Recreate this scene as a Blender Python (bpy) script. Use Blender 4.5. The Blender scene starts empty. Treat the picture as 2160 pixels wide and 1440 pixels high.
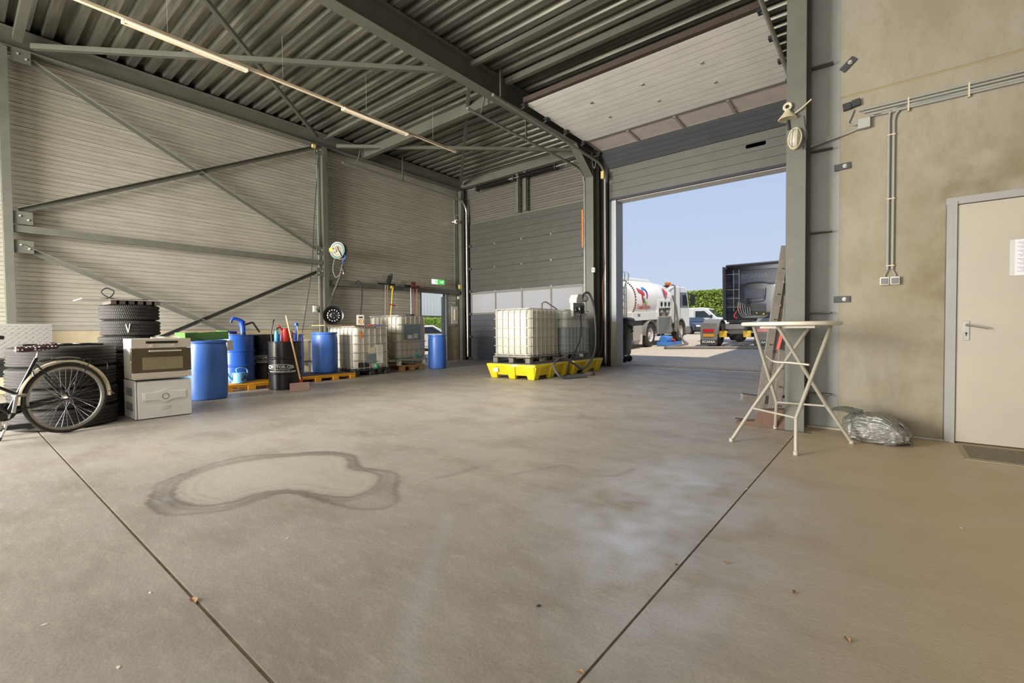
import bpy, math, random
import numpy as np
from mathutils import Vector, Matrix, noise
random.seed(7)
SC = bpy.context.scene
COL = SC.collection
PI = math.pi

# ---------------------------------------------------------------- camera
CH = 1.04
F_PX, PAN, PITCH, ROLL = 973.0, 0.685467, -0.0247674, -0.0087802
cp, sp = math.cos(PITCH), math.sin(PITCH)
fw = Vector((-math.sin(PAN)*cp, math.cos(PAN)*cp, sp))
r0 = Vector((math.cos(PAN), math.sin(PAN), 0)); u0 = r0.cross(fw)
rr = r0*math.cos(ROLL)+u0*math.sin(ROLL); uu = u0*math.cos(ROLL)-r0*math.sin(ROLL)
cd = bpy.data.cameras.new('camera'); cam = bpy.data.objects.new('camera', cd); COL.objects.link(cam)
cam.matrix_world = Matrix(((rr.x, uu.x, -fw.x, 0), (rr.y, uu.y, -fw.y, 0), (rr.z, uu.z, -fw.z, CH), (0, 0, 0, 1)))
cd.sensor_width = 36; cd.lens = F_PX/2160*36; cd.clip_start = .05; cd.clip_end = 400
SC.camera = cam

# ---------------------------------------------------------------- view, sky, sun, lamps
SC.view_settings.view_transform = 'Standard'; SC.view_settings.look = 'None'
SC.view_settings.gamma = 1; SC.view_settings.use_curve_mapping = False
SC.view_settings.exposure = 0.0
W = bpy.data.worlds.new('sky'); SC.world = W; W.use_nodes = True
nt = W.node_tree; nt.nodes.clear()
o_ = nt.nodes.new('ShaderNodeOutputWorld'); bg = nt.nodes.new('ShaderNodeBackground')
tc = nt.nodes.new('ShaderNodeTexCoord'); sx = nt.nodes.new('ShaderNodeSeparateXYZ'); rp = nt.nodes.new('ShaderNodeValToRGB')
nt.links.new(tc.outputs['Generated'], sx.inputs[0]); nt.links.new(sx.outputs['Z'], rp.inputs[0])
nt.links.new(rp.outputs[0], bg.inputs[0]); nt.links.new(bg.outputs[0], o_.inputs[0])
e = rp.color_ramp.elements
e[0].position = 0.0; e[0].color = (.60, .69, .80, 1)
e[1].position = .42; e[1].color = (.43, .56, .86, 1)
x_ = e.new(.12); x_.color = (.56, .66, .84, 1)
x_ = e.new(1.0); x_.color = (.30, .44, .82, 1)
bg.inputs[1].default_value = 1.0
def lamp(name, typ, loc, energy, color, size=None, sy=None, target=None, rot=None):
    d = bpy.data.lights.new(name, typ); d.energy = energy; d.color = color
    o = bpy.data.objects.new(name, d); COL.objects.link(o); o.location = loc
    if typ == 'AREA':
        d.shape = 'RECTANGLE'; d.size = size; d.size_y = sy or size
    if target: o.rotation_euler = (Vector(target)-Vector(loc)).to_track_quat('-Z', 'Y').to_euler()
    if rot: o.rotation_euler = rot
    return o
SUNV = Vector((-3.4, 3.2, -7.0)).normalized()
s_ = lamp('sun', 'SUN', (0, 0, 30), 4.2, (1, .95, .86)); s_.data.angle = math.radians(.6)
s_.rotation_euler = SUNV.to_track_quat('-Z', 'Y').to_euler()
WARM = (1, .93, .80)
# lamps added: daylight fill in unseen back gates, more fill under the roof
lamp('gate_fill', 'AREA', (-8.5, -6.6, 2.2), 1900, (1, .97, .92), 5.0, 4.4, target=(-8.8, 4, -.3)).data.spread = 1.9
lamp('gate_fill', 'AREA', (-1.0, -6.6, 2.2), 380, (1, .96, .90), 5.0, 4.4, target=(-2.5, 6, .8))
lamp('hall_fill', 'AREA', (-4.5, -1.2, 5.75), 165, (1, .96, .90), 5.0, .5, rot=(0, 0, 0))
lamp('hall_fill', 'AREA', (2.8, 1.5, 5.75), 62, (1, .95, .84), .5, 5.0, rot=(0, 0, 0))
lamp('hall_fill', 'AREA', (-4.8, 4.9, 5.6), 72, (1, .94, .82), .3, 3.6, rot=(0, 0, 0)).data.spread = 1.5

# ---------------------------------------------------------------- materials
def lin(c):
    return tuple((v/12.92 if v <= .04045 else ((v+.055)/1.055)**2.4) for v in [q/255. for q in c])
MC = {}
def mat(name, rgb, rough=.5, metal=0., var=0., vs=6., rgb2=None, bump=0., bs=40., stretch=(1, 1, 1), emit=0, alpha=1, trans=0, spec=.5, coat=0):
    """rgb in sRGB 0-255; var mixes rgb2 (or a darker rgb) by noise; bump = fine relief"""
    if name in MC: return MC[name]
    m = bpy.data.materials.new(name); m.use_nodes = True; n = m.node_tree.nodes; L = m.node_tree.links
    b = n['Principled BSDF']; c = lin(rgb)
    b.inputs['Base Color'].default_value = (*c, 1); b.inputs['Roughness'].default_value = rough; b.inputs['Metallic'].default_value = metal
    b.inputs['Specular IOR Level'].default_value = spec
    if coat: b.inputs['Coat Weight'].default_value = coat
    if trans: b.inputs['Transmission Weight'].default_value = trans
    if alpha < 1: b.inputs['Alpha'].default_value = alpha
    if emit: b.inputs['Emission Color'].default_value = (*c, 1); b.inputs['Emission Strength'].default_value = emit
    if var or bump:
        t = n.new('ShaderNodeTexCoord'); mp = n.new('ShaderNodeMapping'); mp.inputs['Scale'].default_value = stretch
        L.new(t.outputs['Object'], mp.inputs[0])
    if var:
        z = n.new('ShaderNodeTexNoise'); z.inputs['Scale'].default_value = vs; z.inputs['Detail'].default_value = 6; z.inputs['Roughness'].default_value = .62
        L.new(mp.outputs[0], z.inputs['Vector'])
        mr = n.new('ShaderNodeMapRange'); mr.inputs[1].default_value = .35; mr.inputs[2].default_value = .68; L.new(z.outputs[0], mr.inputs[0])
        mx = n.new('ShaderNodeMix'); mx.data_type = 'RGBA'
        c2 = lin(rgb2) if rgb2 else tuple(v*.45 for v in c)
        mx.inputs[6].default_value = (*c, 1); mx.inputs[7].default_value = (*[a*(1-var)+d*var for a, d in zip(c, c2)], 1)
        L.new(mr.outputs[0], mx.inputs[0]); L.new(mx.outputs[2], b.inputs['Base Color'])
        if emit: L.new(mx.outputs[2], b.inputs['Emission Color'])
    if bump:
        z2 = n.new('ShaderNodeTexNoise'); z2.inputs['Scale'].default_value = bs; z2.inputs['Detail'].default_value = 4
        L.new(mp.outputs[0], z2.inputs['Vector'])
        bp = n.new('ShaderNodeBump'); bp.inputs['Strength'].default_value = bump; bp.inputs['Distance'].default_value = .02
        L.new(z2.outputs[0], bp.inputs['Height']); L.new(bp.outputs[0], b.inputs['Normal'])
    MC[name] = m
    return m

# ---------------------------------------------------------------- mesh collector
class G:
    def __init__(s): s.v = []; s.f = []; s.mi = []; s.cur = 0
    def add(s, vs, fs):
        k = len(s.v); s.v.extend([tuple(v) for v in vs]); s.f.extend([tuple(i+k for i in f) for f in fs]); s.mi.extend([s.cur]*len(fs)); return s
    def box(s, x0, x1, y0, y1, z0, z1, M=None):
        vs = [(x, y, z) for z in (z0, z1) for y in (y0, y1) for x in (x0, x1)]
        if M is not None: vs = [M @ Vector(v) for v in vs]
        return s.add(vs, [(0, 2, 3, 1), (4, 5, 7, 6), (0, 1, 5, 4), (2, 6, 7, 3), (0, 4, 6, 2), (1, 3, 7, 5)])
    def cb(s, c, d, M=None):
        return s.box(c[0]-d[0]/2, c[0]+d[0]/2, c[1]-d[1]/2, c[1]+d[1]/2, c[2]-d[2]/2, c[2]+d[2]/2, M)
    def bar(s, a, b, w, h, up=(0, 0, 1)):
        a, b = Vector(a), Vector(b); d = (b-a); l = d.length; d.normalize()
        x = d.cross(Vector(up))
        if x.length < 1e-4: x = d.cross(Vector((1, 0, 0)))
        x.normalize(); z = x.cross(d)
        vs = [a+x*i*w/2+z*j*h/2+d*k for k in (0, l) for j in (-1, 1) for i in (-1, 1)]
        return s.add(vs, [(0, 1, 3, 2), (4, 6, 7, 5), (0, 4, 5, 1), (2, 3, 7, 6), (0, 2, 6, 4), (1, 5, 7, 3)])
    def ring(s, c, x, y, r, n): return [c+x*(r*math.cos(2*PI*i/n))+y*(r*math.sin(2*PI*i/n)) for i in range(n)]
    def tube(s, pts, r, n=8, r1=None, closed=False):
        pts = [Vector(p) for p in pts]; N = len(pts); k0 = len(s.v); vs = []; up = None
        for i, p in enumerate(pts):
            if closed: d = pts[(i+1) % N]-pts[i-1]
            else: d = pts[min(i+1, N-1)]-pts[max(i-1, 0)]
            d.normalize()
            if up is None:
                up = Vector((0, 0, 1)) if abs(d.z) < .9 else Vector((1, 0, 0))
            x = up-d*up.dot(d)
            if x.length < 1e-5: x = d.orthogonal()
            x.normalize(); up = x; y = d.cross(x)
            q = r if r1 is None else r+(r1-r)*i/max(1, N-1)
            vs += s.ring(p, x, y, q, n)
        fs = []
        for i in range(N if closed else N-1):
            for j in range(n):
                a = i*n+j; b = i*n+(j+1) % n; c = ((i+1) % N)*n+(j+1) % n; d = ((i+1) % N)*n+j
                fs.append((a, b, c, d))
        if not closed: fs += [tuple(reversed(range(n))), tuple((N-1)*n+j for j in range(n))]
        return s.add(vs, fs)
    def cyl(s, a, b, r, n=16, r1=None): return s.tube([a, b], r, n, r1)
    def lathe(s, prof, c=(0, 0, 0), ax='z', n=32, cap=True, close=False):
        vs = []
        for (r, h) in prof:
            for i in range(n):
                a = 2*PI*i/n; u, w = r*math.cos(a), r*math.sin(a)
                vs.append({'z': (c[0]+u, c[1]+w, c[2]+h), 'x': (c[0]+h, c[1]+u, c[2]+w), 'y': (c[0]+w, c[1]+h, c[2]+u)}[ax])
        P = len(prof); fs = []
        for i in range(P if close else P-1):
            for j in range(n):
                a = i*n+j; b = i*n+(j+1) % n; k = (i+1) % P
                fs.append((a, b, k*n+(j+1) % n, k*n+j))
        if cap and not close:
            if prof[0][0] > 1e-4: fs.append(tuple(reversed(range(n))))
            if prof[-1][0] > 1e-4: fs.append(tuple((P-1)*n+j for j in range(n)))
        return s.add(vs, fs)
    def prism(s, poly, f0, f1):
        """poly of 2-D points; f0,f1 map (u,v)->3-D for the two ends"""
        n = len(poly); vs = [f0(*p) for p in poly]+[f1(*p) for p in poly]
        fs = [tuple(reversed(range(n))), tuple(range(n, 2*n))]+[(i, (i+1) % n, n+(i+1) % n, n+i) for i in range(n)]
        return s.add(vs, fs)
    def pz(s, poly, z0, z1): return s.prism(poly, lambda u, v: (u, v, z0), lambda u, v: (u, v, z1))
    def px(s, poly, x0, x1): return s.prism(poly, lambda u, v: (x0, u, v), lambda u, v: (x1, u, v))
    def py(s, poly, y0, y1): return s.prism(poly, lambda u, v: (u, y0, v), lambda u, v: (u, y1, v))
    def loft(s, secs, cap=True):
        n = len(secs[0]); vs = [p for q in secs for p in q]; fs = []
        for i in range(len(secs)-1):
            for j in range(n): fs.append((i*n+j, i*n+(j+1) % n, (i+1)*n+(j+1) % n, (i+1)*n+j))
        if cap: fs += [tuple(reversed(range(n))), tuple((len(secs)-1)*n+j for j in range(n))]
        return s.add(vs, fs)
    def sph(s, c, r, n=12, sc=(1, 1, 1)):
        m = n//2; pr = [(max(1e-5, math.sin(PI*i/m)), -math.cos(PI*i/m)) for i in range(m+1)]
        vs = [(c[0]+a*r*sc[0]*math.cos(2*PI*j/n), c[1]+a*r*sc[1]*math.sin(2*PI*j/n), c[2]+h*r*sc[2]) for a, h in pr for j in range(n)]
        return s.add(vs, [(i*n+j, i*n+(j+1) % n, (i+1)*n+(j+1) % n, (i+1)*n+j) for i in range(m) for j in range(n)])
    def m(s, i): s.cur = i; return s
    def xf(s, M): s.v = [tuple(M @ Vector(v)) for v in s.v]; return s

def obj(name, g, mt, parent=None, loc=None, rot=None, bevel=0, smooth=35, label=None, cat=None, group=None, kind=None, recalc=True):
    if isinstance(g, bpy.types.Mesh): me = g
    else:
        me = bpy.data.meshes.new(name); me.from_pydata(g.v, [], g.f); me.validate()
        mts = mt if isinstance(mt, (list, tuple)) else [mt]
        for q in mts: me.materials.append(q)
        if len(mts) > 1: me.polygons.foreach_set('material_index', g.mi[:len(me.polygons)])
        if recalc:
            import bmesh
            bm = bmesh.new(); bm.from_mesh(me); bmesh.ops.recalc_face_normals(bm, faces=bm.faces); bm.to_mesh(me); bm.free()
        me.polygons.foreach_set('use_smooth', [True]*len(me.polygons)); me.set_sharp_from_angle(angle=math.radians(smooth)); me.update()
    o = bpy.data.objects.new(name, me); COL.objects.link(o)
    if parent: o.parent = parent
    if loc is not None: o.location = loc
    if rot is not None: o.rotation_euler = rot
    if bevel:
        b = o.modifiers.new('bevel', 'BEVEL'); b.width = bevel; b.segments = 2; b.limit_method = 'ANGLE'; b.angle_limit = math.radians(40)
    for k, v in (('label', label), ('category', cat), ('group', group), ('kind', kind)):
        if v: o[k] = v
    return o
def thing(name, label, cat, loc=(0, 0, 0), rz=0, group=None, rot=None):
    o = bpy.data.objects.new(name, None); COL.objects.link(o); o.location = loc; o.rotation_euler = rot or (0, 0, rz)
    o.empty_display_size = .1
    o['label'] = label; o['category'] = cat
    if group: o['group'] = group
    return o
def struct(name, g, mt, **k): return obj(name, g, mt, kind='structure', **k)
def sempty(name):
    o = bpy.data.objects.new(name, None); COL.objects.link(o); o['kind'] = 'structure'; return o
def inst(name, src, parent=None, loc=None, rot=None):
    o = bpy.data.objects.new(name, src.data); COL.objects.link(o)
    if parent: o.parent = parent
    o.location = loc if loc is not None else src.location
    o.rotation_euler = rot if rot is not None else src.rotation_euler
    for md in src.modifiers:
        if md.type == 'BEVEL':
            b = o.modifiers.new('bevel', 'BEVEL'); b.width = md.width; b.segments = 2; b.limit_method = 'ANGLE'; b.angle_limit = md.angle_limit
    return o
def dup(root, loc, rz=None, label=None, rot=None):
    r = root.copy(); COL.objects.link(r); r.location = loc
    if rz is not None: r.rotation_euler = (0, 0, rz)
    if rot is not None: r.rotation_euler = rot
    if label: r['label'] = label
    for ch in list(root.children):
        c = ch.copy(); COL.objects.link(c); c.parent = r
        for g_ in ch.children:
            d = g_.copy(); COL.objects.link(d); d.parent = c
    return r
def text_mesh(txt, size, ext=.0, bold=0., sx=1.):
    c = bpy.data.curves.new('txt', 'FONT'); c.body = txt; c.size = size; c.extrude = ext; c.offset = bold
    c.align_x = 'CENTER'; c.align_y = 'CENTER'; c.resolution_u = 2
    o = bpy.data.objects.new('txt', c); COL.objects.link(o)
    dg = bpy.context.evaluated_depsgraph_get(); me = bpy.data.meshes.new_from_object(o.evaluated_get(dg))
    g = G(); g.add([(v.co.x*sx, v.co.y, v.co.z) for v in me.vertices], [tuple(p.vertices) for p in me.polygons])
    bpy.data.objects.remove(o); bpy.data.meshes.remove(me)
    return g
def flat_text(txt, size, mt, parent, origin, U, V, name='lettering', ext=.002, sx=1., bold=0.):
    g = text_mesh(txt, size, ext, bold, sx); U, V = Vector(U).normalized(), Vector(V).normalized(); N = U.cross(V); O = Vector(origin)
    g.v = [tuple(O+U*a+V*b+N*c) for a, b, c in g.v]
    return obj(name, g, mt, parent, smooth=20)
def cyl_text(txt, size, mt, parent, R, a0, z, name='lettering', sx=1., bold=0.):
    g = text_mesh(txt, size, .0008, bold, sx)
    g.v = [((R+.0025+c)*math.cos(a0+a/R), (R+.0025+c)*math.sin(a0+a/R), z+b) for a, b, c in g.v]
    return obj(name, g, mt, parent, smooth=20)
def rrect(w, d, r, n=5, cx=0, cy=0):
    p = []
    for (sx_, sy_, a) in ((1, 1, 0), (-1, 1, PI/2), (-1, -1, PI), (1, -1, 1.5*PI)):
        for i in range(n+1):
            t = a+PI/2*i/n; p.append((cx+sx_*(w/2-r)+r*math.cos(t), cy+sy_*(d/2-r)+r*math.sin(t)))
    return p
def hsec(a, b, w, h, tf, tw, up=(0, 0, 1)):
    """I-section bar from a to b: flange width w, depth h (along up)"""
    g = G(); a, b = Vector(a), Vector(b); up = Vector(up).normalized()
    g.bar(a+up*(h/2-tf/2), b+up*(h/2-tf/2), w, tf, up); g.bar(a-up*(h/2-tf/2), b-up*(h/2-tf/2), w, tf, up); g.bar(a, b, tw, h-2*tf, up)
    return g
def bez(pts, n=12):
    """Catmull-Rom through pts"""
    P = [Vector(p) for p in pts]; P = [P[0]*2-P[1]]+P+[P[-1]*2-P[-2]]; out = []
    for i in range(1, len(P)-2):
        for k in range(n):
            t = k/n; p0, p1, p2, p3 = P[i-1:i+3]
            out.append(.5*((2*p1)+(p2-p0)*t+(2*p0-5*p1+4*p2-p3)*t*t+(3*p1-p0-3*p2+p3)*t**3))
    out.append(P[-2]); return out

# palette
STEEL = mat('grey_green_steel_paint', (98, 98, 87), .5, 0, .35, 3, bump=.04, bs=90)
STEELD = mat('dark_steel_paint', (66, 65, 62), .5, 0, .3, 3)
GALV = mat('galvanised_steel', (170, 168, 160), .38, .7, .3, 12)
ZINC = mat('zinc_wire', (182, 180, 170), .45, .2, .2, 20)
BLACK = mat('black_rubber', (34, 33, 32), .75, 0, .3, 20, rgb2=(60, 58, 54))
BLACKG = mat('black_gloss_paint', (22, 22, 24), .28, 0, .2, 6, rgb2=(50, 50, 52))
BLKPL = mat('black_plastic', (42, 42, 44), .5)
WHITEP = mat('white_plastic', (224, 220, 208), .4, 0, .15, 8)
CHROME = mat('chrome', (205, 205, 205), .2, 1)
ALU = mat('brushed_aluminium', (176, 174, 168), .35, .8, .2, 20)
RED = mat('red_plastic', (190, 45, 34), .4)
YEL = mat('yellow_plastic', (226, 186, 30), .45, 0, .3, 5, rgb2=(190, 150, 30))
ORY = mat('orange_yellow_plastic', (226, 158, 34), .5, 0, .3, 5, rgb2=(190, 130, 36))
BLUEP = mat('blue_drum_plastic', (56, 106, 192), .36, 0, .4, 3, rgb2=(104, 138, 200), bump=.03, bs=20)
WOOD = mat('pale_wood', (190, 156, 108), .7, 0, .5, 8, rgb2=(140, 104, 62), stretch=(1, 12, 12), bump=.1)
WOODG = mat('grey_weathered_wood', (128, 122, 112), .8, 0, .6, 6, rgb2=(80, 74, 66), bump=.1)
GREYP = mat('grey_plastic', (124, 122, 116), .5)
mat('dark_red_iron', (96, 34, 34), .6)
# ================================================================= STRUCTURE
XL, YF, YR, ZD = -11.9, 11.7, 5.70, 6.33
# ---- concrete floor
def concrete_floor():
    m = bpy.data.materials.new('power_floated_concrete'); m.use_nodes = True; n = m.node_tree.nodes; L = m.node_tree.links
    b = n['Principled BSDF']; t = n.new('ShaderNodeTexCoord')
    def noi(sc, st=(1, 1, 1), d=6, ro=.6):
        mp = n.new('ShaderNodeMapping'); mp.inputs['Scale'].default_value = st; L.new(t.outputs['Object'], mp.inputs[0])
        z = n.new('ShaderNodeTexNoise'); z.inputs['Scale'].default_value = sc; z.inputs['Detail'].default_value = d; z.inputs['Roughness'].default_value = ro
        L.new(mp.outputs[0], z.inputs['Vector']); return z.outputs[0]
    def mr(s, a, b_, c=0, d=1):
        q = n.new('ShaderNodeMapRange'); q.inputs[1].default_value = a; q.inputs[2].default_value = b_; q.inputs[3].default_value = c; q.inputs[4].default_value = d
        L.new(s, q.inputs[0]); return q.outputs[0]
    def mix(f, A, B):
        q = n.new('ShaderNodeMix'); q.data_type = 'RGBA'
        if isinstance(f, float): q.inputs[0].default_value = f
        else: L.new(f, q.inputs[0])
        for i, c in ((6, A), (7, B)):
            if isinstance(c, tuple): q.inputs[i].default_value = (*lin(c), 1)
            else: L.new(c, q.inputs[i])
        return q.outputs[2]
    def att(nm):
        q = n.new('ShaderNodeAttribute'); q.attribute_name = nm; return q.outputs['Fac']
    c = mix(mr(noi(.55), .38, .66), (158, 151, 140), (144, 138, 130))
    c = mix(mr(noi(1.6, (1, 1.6, 1)), .45, .7, 0, .7), c, (126, 117, 104))
    c = mix(mr(noi(7, (1, 3, 1)), .5, .75, 0, .45), c, (177, 167, 150))
    c = mix(mr(noi(55, (1, 1, 1), 3), .5, .8, 0, .35), c, (112, 105, 95))
    c = mix(mr(noi(200, (1, 1, 1), 2), .62, .72, 0, .35), c, (190, 182, 168))
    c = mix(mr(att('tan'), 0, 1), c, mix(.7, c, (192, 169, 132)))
    c = mix(mr(att('pale_blue'), 0, 1, 0, .72), c, (192, 197, 212))  # paler bluish patches and the tyre arc
    c = mix(mr(att('stain'), 0, 1, 0, .8), c, (92, 86, 77))
    c = mix(mr(att('clean'), 0, 1, 0, .5), c, (178, 171, 158))
    L.new(c, b.inputs['Base Color'])
    L.new(mr(noi(2.2), .3, .7, .38, .62), b.inputs['Roughness']); b.inputs['Specular IOR Level'].default_value = .42
    bp = n.new('ShaderNodeBump'); bp.inputs['Strength'].default_value = .12; bp.inputs['Distance'].default_value = .01
    L.new(noi(60, (1, 1, 1), 4), bp.inputs['Height']); L.new(bp.outputs[0], b.inputs['Normal'])
    return m
FLOORM = concrete_floor()
def seg_dist(P, poly, closed=True):
    d = np.full(len(P), 1e9)
    k = len(poly)
    for i in range(k if closed else k-1):
        a, b = np.array(poly[i]), np.array(poly[(i+1) % k]); ab = b-a
        t = np.clip(((P-a) @ ab)/(ab @ ab), 0, 1); d = np.minimum(d, np.hypot(*(P-(a+t[:, None]*ab)).T))
    return d
def inside(P, poly):
    r = np.zeros(len(P), bool); k = len(poly)
    for i in range(k):
        (x1, y1), (x2, y2) = poly[i], poly[(i+1) % k]
        c = ((y1 > P[:, 1]) != (y2 > P[:, 1])) & (P[:, 0] < (x2-x1)*(P[:, 1]-y1)/((y2-y1) or 1e-9)+x1); r ^= c
    return r
def fpx(x, y):
    """ground point under a spot read from the photograph"""
    d = fw+rr*((x-1080)/F_PX)-uu*((y-720)/F_PX); t = -CH/d.z; return (d.x*t, d.y*t)
def smooth_poly(p, n=8):
    q = [Vector((a, b, 0)) for a, b in p]; k = len(q); out = []
    for i in range(k):
        p0, p1, p2, p3 = q[i-1], q[i], q[(i+1) % k], q[(i+2) % k]
        for j in range(n):
            t = j/n; v = .5*((2*p1)+(p2-p0)*t+(2*p0-5*p1+4*p2-p3)*t*t+(3*p1-p0-3*p2+p3)*t**3); out.append((v.x, v.y))
    return out
STAIN = smooth_poly([fpx(*p) for p in ((312, 1062), (330, 1028), (395, 992), (490, 966), (600, 955), (690, 951), (745, 961), (775, 985), (835, 1000), (852, 1045), (825, 1068), (760, 1074), (690, 1060), (640, 1043), (595, 1041), (540, 1058), (470, 1078), (400, 1088), (345, 1085))])
CORE = smooth_poly([fpx(*p) for p in ((365, 1035), (430, 992), (540, 970), (660, 958), (725, 966), (745, 985), (790, 1000), (790, 1030), (740, 1048), (680, 1040), (620, 1032), (560, 1038), (500, 1058), (430, 1070), (395, 1060))])
floor = sempty('floor')
def slab(x0, x1, y0, y1, step, tan=0):
    nx, ny = max(2, int((x1-x0)/step)), max(2, int((y1-y0)/step))
    X, Y = np.meshgrid(np.linspace(x0, x1, nx+1), np.linspace(y0, y1, ny+1)); P = np.stack([X.ravel(), Y.ravel()], 1)
    g = G(); g.v = [(a, b, 0.) for a, b in P]
    I = np.arange((nx+1)*(ny+1)).reshape(ny+1, nx+1)
    g.f = [tuple(q) for q in np.stack([I[:-1, :-1], I[:-1, 1:], I[1:, 1:], I[1:, :-1]], -1).reshape(-1, 4).tolist()]
    k = len(g.v); g.v += [(x0, y0, -.15), (x1, y0, -.15), (x1, y1, -.15), (x0, y1, -.15)]
    g.f += [tuple(I[0, ::-1].tolist()+[k, k+1]), tuple(I[-1, :].tolist()+[k+2, k+3]), tuple(I[:, 0].tolist()+[k+3, k]), tuple(I[::-1, -1].tolist()+[k+1, k+2]), (k, k+3, k+2, k+1)]
    g.mi = [0]*len(g.f)
    o = obj('floor_slab', g, FLOORM, floor, smooth=30)
    N = len(g.v); me = o.data
    def put(nm, a):
        A = me.attributes.new(nm, 'FLOAT', 'POINT'); A.data.foreach_set('value', np.concatenate([a, np.zeros(N-len(a))]).astype(np.float32))
    put('tan', np.clip((P[:, 0]+.9+.25*(P[:, 1]-3))/1.2, 0, 1)*(1 if tan else 1)*np.where(P[:, 0] > -.7, 1, .6))  # warm lamplight on the right floor put into the colour as a tint
    if step < .03:
        wob = np.array([noise.noise(Vector((a*3, b*3, 0)))*.05+noise.noise(Vector((a*14, b*14, 3)))*.014 for a, b in P])
        near = (P[:, 0] > -6.5) & (P[:, 1] < 3.6)
        d = np.full(len(P), 9.); dc = np.full(len(P), 9.)
        d[near] = seg_dist(P[near], STAIN)*np.where(inside(P[near], STAIN), -1, 1); dc[near] = seg_dist(P[near], CORE)*np.where(inside(P[near], CORE), -1, 1)
        d += wob; dc += wob
        ringf = lambda q, c, w: np.exp(-((q-c)/w)**2)
        band = (d < 0) & (dc > 0)
        wid = np.array([.55+.9*abs(noise.noise(Vector((a*1.3, b*1.3, 9)))) for a, b in P])
        blot = np.array([max(0, noise.noise(Vector((a*1.7+3, b*1.7, 2)))+.25) for a, b in P]); st = .75*ringf(d, -.015, .020)*wid+band*(.10+1.1*blot)+1.0*ringf(dc, .0, .016)*wid+.8*ringf(dc, -.055, .014)*wid+.6*ringf(dc, -.115, .013)*wid+.45*ringf(dc, .055, .012)+.35*ringf(dc, -.2, .012)*wid
        mot = np.array([max(0, noise.noise(Vector((a*2.6, b*5, 5))))*1.1 for a, b in P]); st += (dc < -.1)*mot*.45
        # crack like trails towards the gate
        for tr in ([(870, 1018), (960, 1000), (1010, 985)], [(1080, 1000), (1190, 980), (1240, 1003), (1300, 1003), (1335, 990)], [(1130, 890), (1170, 878), (1230, 880), (1225, 868)], [(1222, 858), (1300, 848), (1420, 862), (1640, 884)]):
            tr = [fpx(*p) for p in tr]; st += .38*ringf(seg_dist(P, tr, False)+wob*.8, 0, .018)
        # oil spots under the pallets, yellowish puddle
        put('stain', np.clip(st, 0, 1)); put('clean', np.clip((dc < -.03)*.8, 0, 1))
        pass
    if step < .05:
        du = np.zeros(len(P))
        for (x, y, s_, k_) in ((1420, 1060, .55, .9), (1500, 1010, .45, .7), (1400, 1170, .4, .6), (1300, 1080, .35, .5), (345, 1055, .05, 1.6), (1330, 1250, .35, .5)):
            q = fpx(x, y); du += k_*np.exp(-((P[:, 0]-q[0])**2+(P[:, 1]-q[1])**2)/s_**2)
        nn = np.array([max(0, .5+noise.noise(Vector((a*2.2, b*2.2, 1)))*.8+noise.noise(Vector((a*9, b*9, 6)))*.5) for a, b in P]); wob = 0 if step > .03 else wob
        # scuffed tyre arc
        arc = [fpx(*p) for p in ((945, 1085), (925, 1150), (885, 1270), (865, 1330), (862, 1430))]
        put('pale_blue', np.clip(du*nn+.15*np.exp(-((seg_dist(P, arc, False)+wob*.4)/.035)**2), 0, 1))
    return o
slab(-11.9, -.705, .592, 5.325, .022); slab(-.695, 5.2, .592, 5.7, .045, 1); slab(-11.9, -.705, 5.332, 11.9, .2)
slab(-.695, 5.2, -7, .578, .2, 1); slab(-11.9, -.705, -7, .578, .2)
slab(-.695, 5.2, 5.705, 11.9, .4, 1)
g = G().box(-11.9, 5.2, .576, .594, -.05, -.006); g.box(-.707, -.693, -7, 11.9, -.05, -.006); g.box(-11.9, 5.2, 5.323, 5.334, -.05, -.006)
obj('joint_filler', g, mat('joint_filler', (124, 106, 82), .9, 0, .7, 14, rgb2=(70, 60, 48)), floor)

# ---- metal liner panels
def liner_mat():
    m = mat('galvanised_wall_liner', (206, 201, 186), .34, .5, .5, 2.2, rgb2=(168, 162, 146), stretch=(.6, .6, 5))
    return m
LINER = liner_mat()
PP = [(0, 0)]                                             # profile (z, depth) of one 0.4 m cassette
for i in range(5):
    z = .08*i
    PP += [(z+.003, 0), (z+.005, -.018), (z+.012, -.018), (z+.015+.006*(i in (1, 3)), .004*(i in (1, 3))), (z+.026, .004*(i in (1, 3)))]
PP += [(.386, 0), (.392, .014), (.399, .014), (.40, 0)]
def liner(parent, x0y0, length, z0, z1, axis, face, name='wall_panel', mt=None):
    """stack of 0.4 m panels. axis 'y': wall in plane x=x0y0[0]; axis 'x': plane y. face = +-1 towards the room"""
    g = G(); P = PP+[(.40, -.03), (0, -.03)]; a = x0y0
    if axis == 'y': g.prism(P, lambda z, d: (d*face, 0, z), lambda z, d: (d*face, length, z))
    else: g.prism(P, lambda z, d: (0, d*face, z), lambda z, d: (length, d*face, z))
    first = obj(name, g, mt or LINER, parent, loc=(a[0], a[1], z0), smooth=20); z = z0+.4
    while z < z1-.05:
        inst(name, first, parent, loc=(a[0], a[1], z)); z += .4
CONC = mat('precast_concrete', (180, 168, 140), .85, 0, .55, 2.4, rgb2=(150, 134, 98), bump=.15, bs=30)
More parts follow.
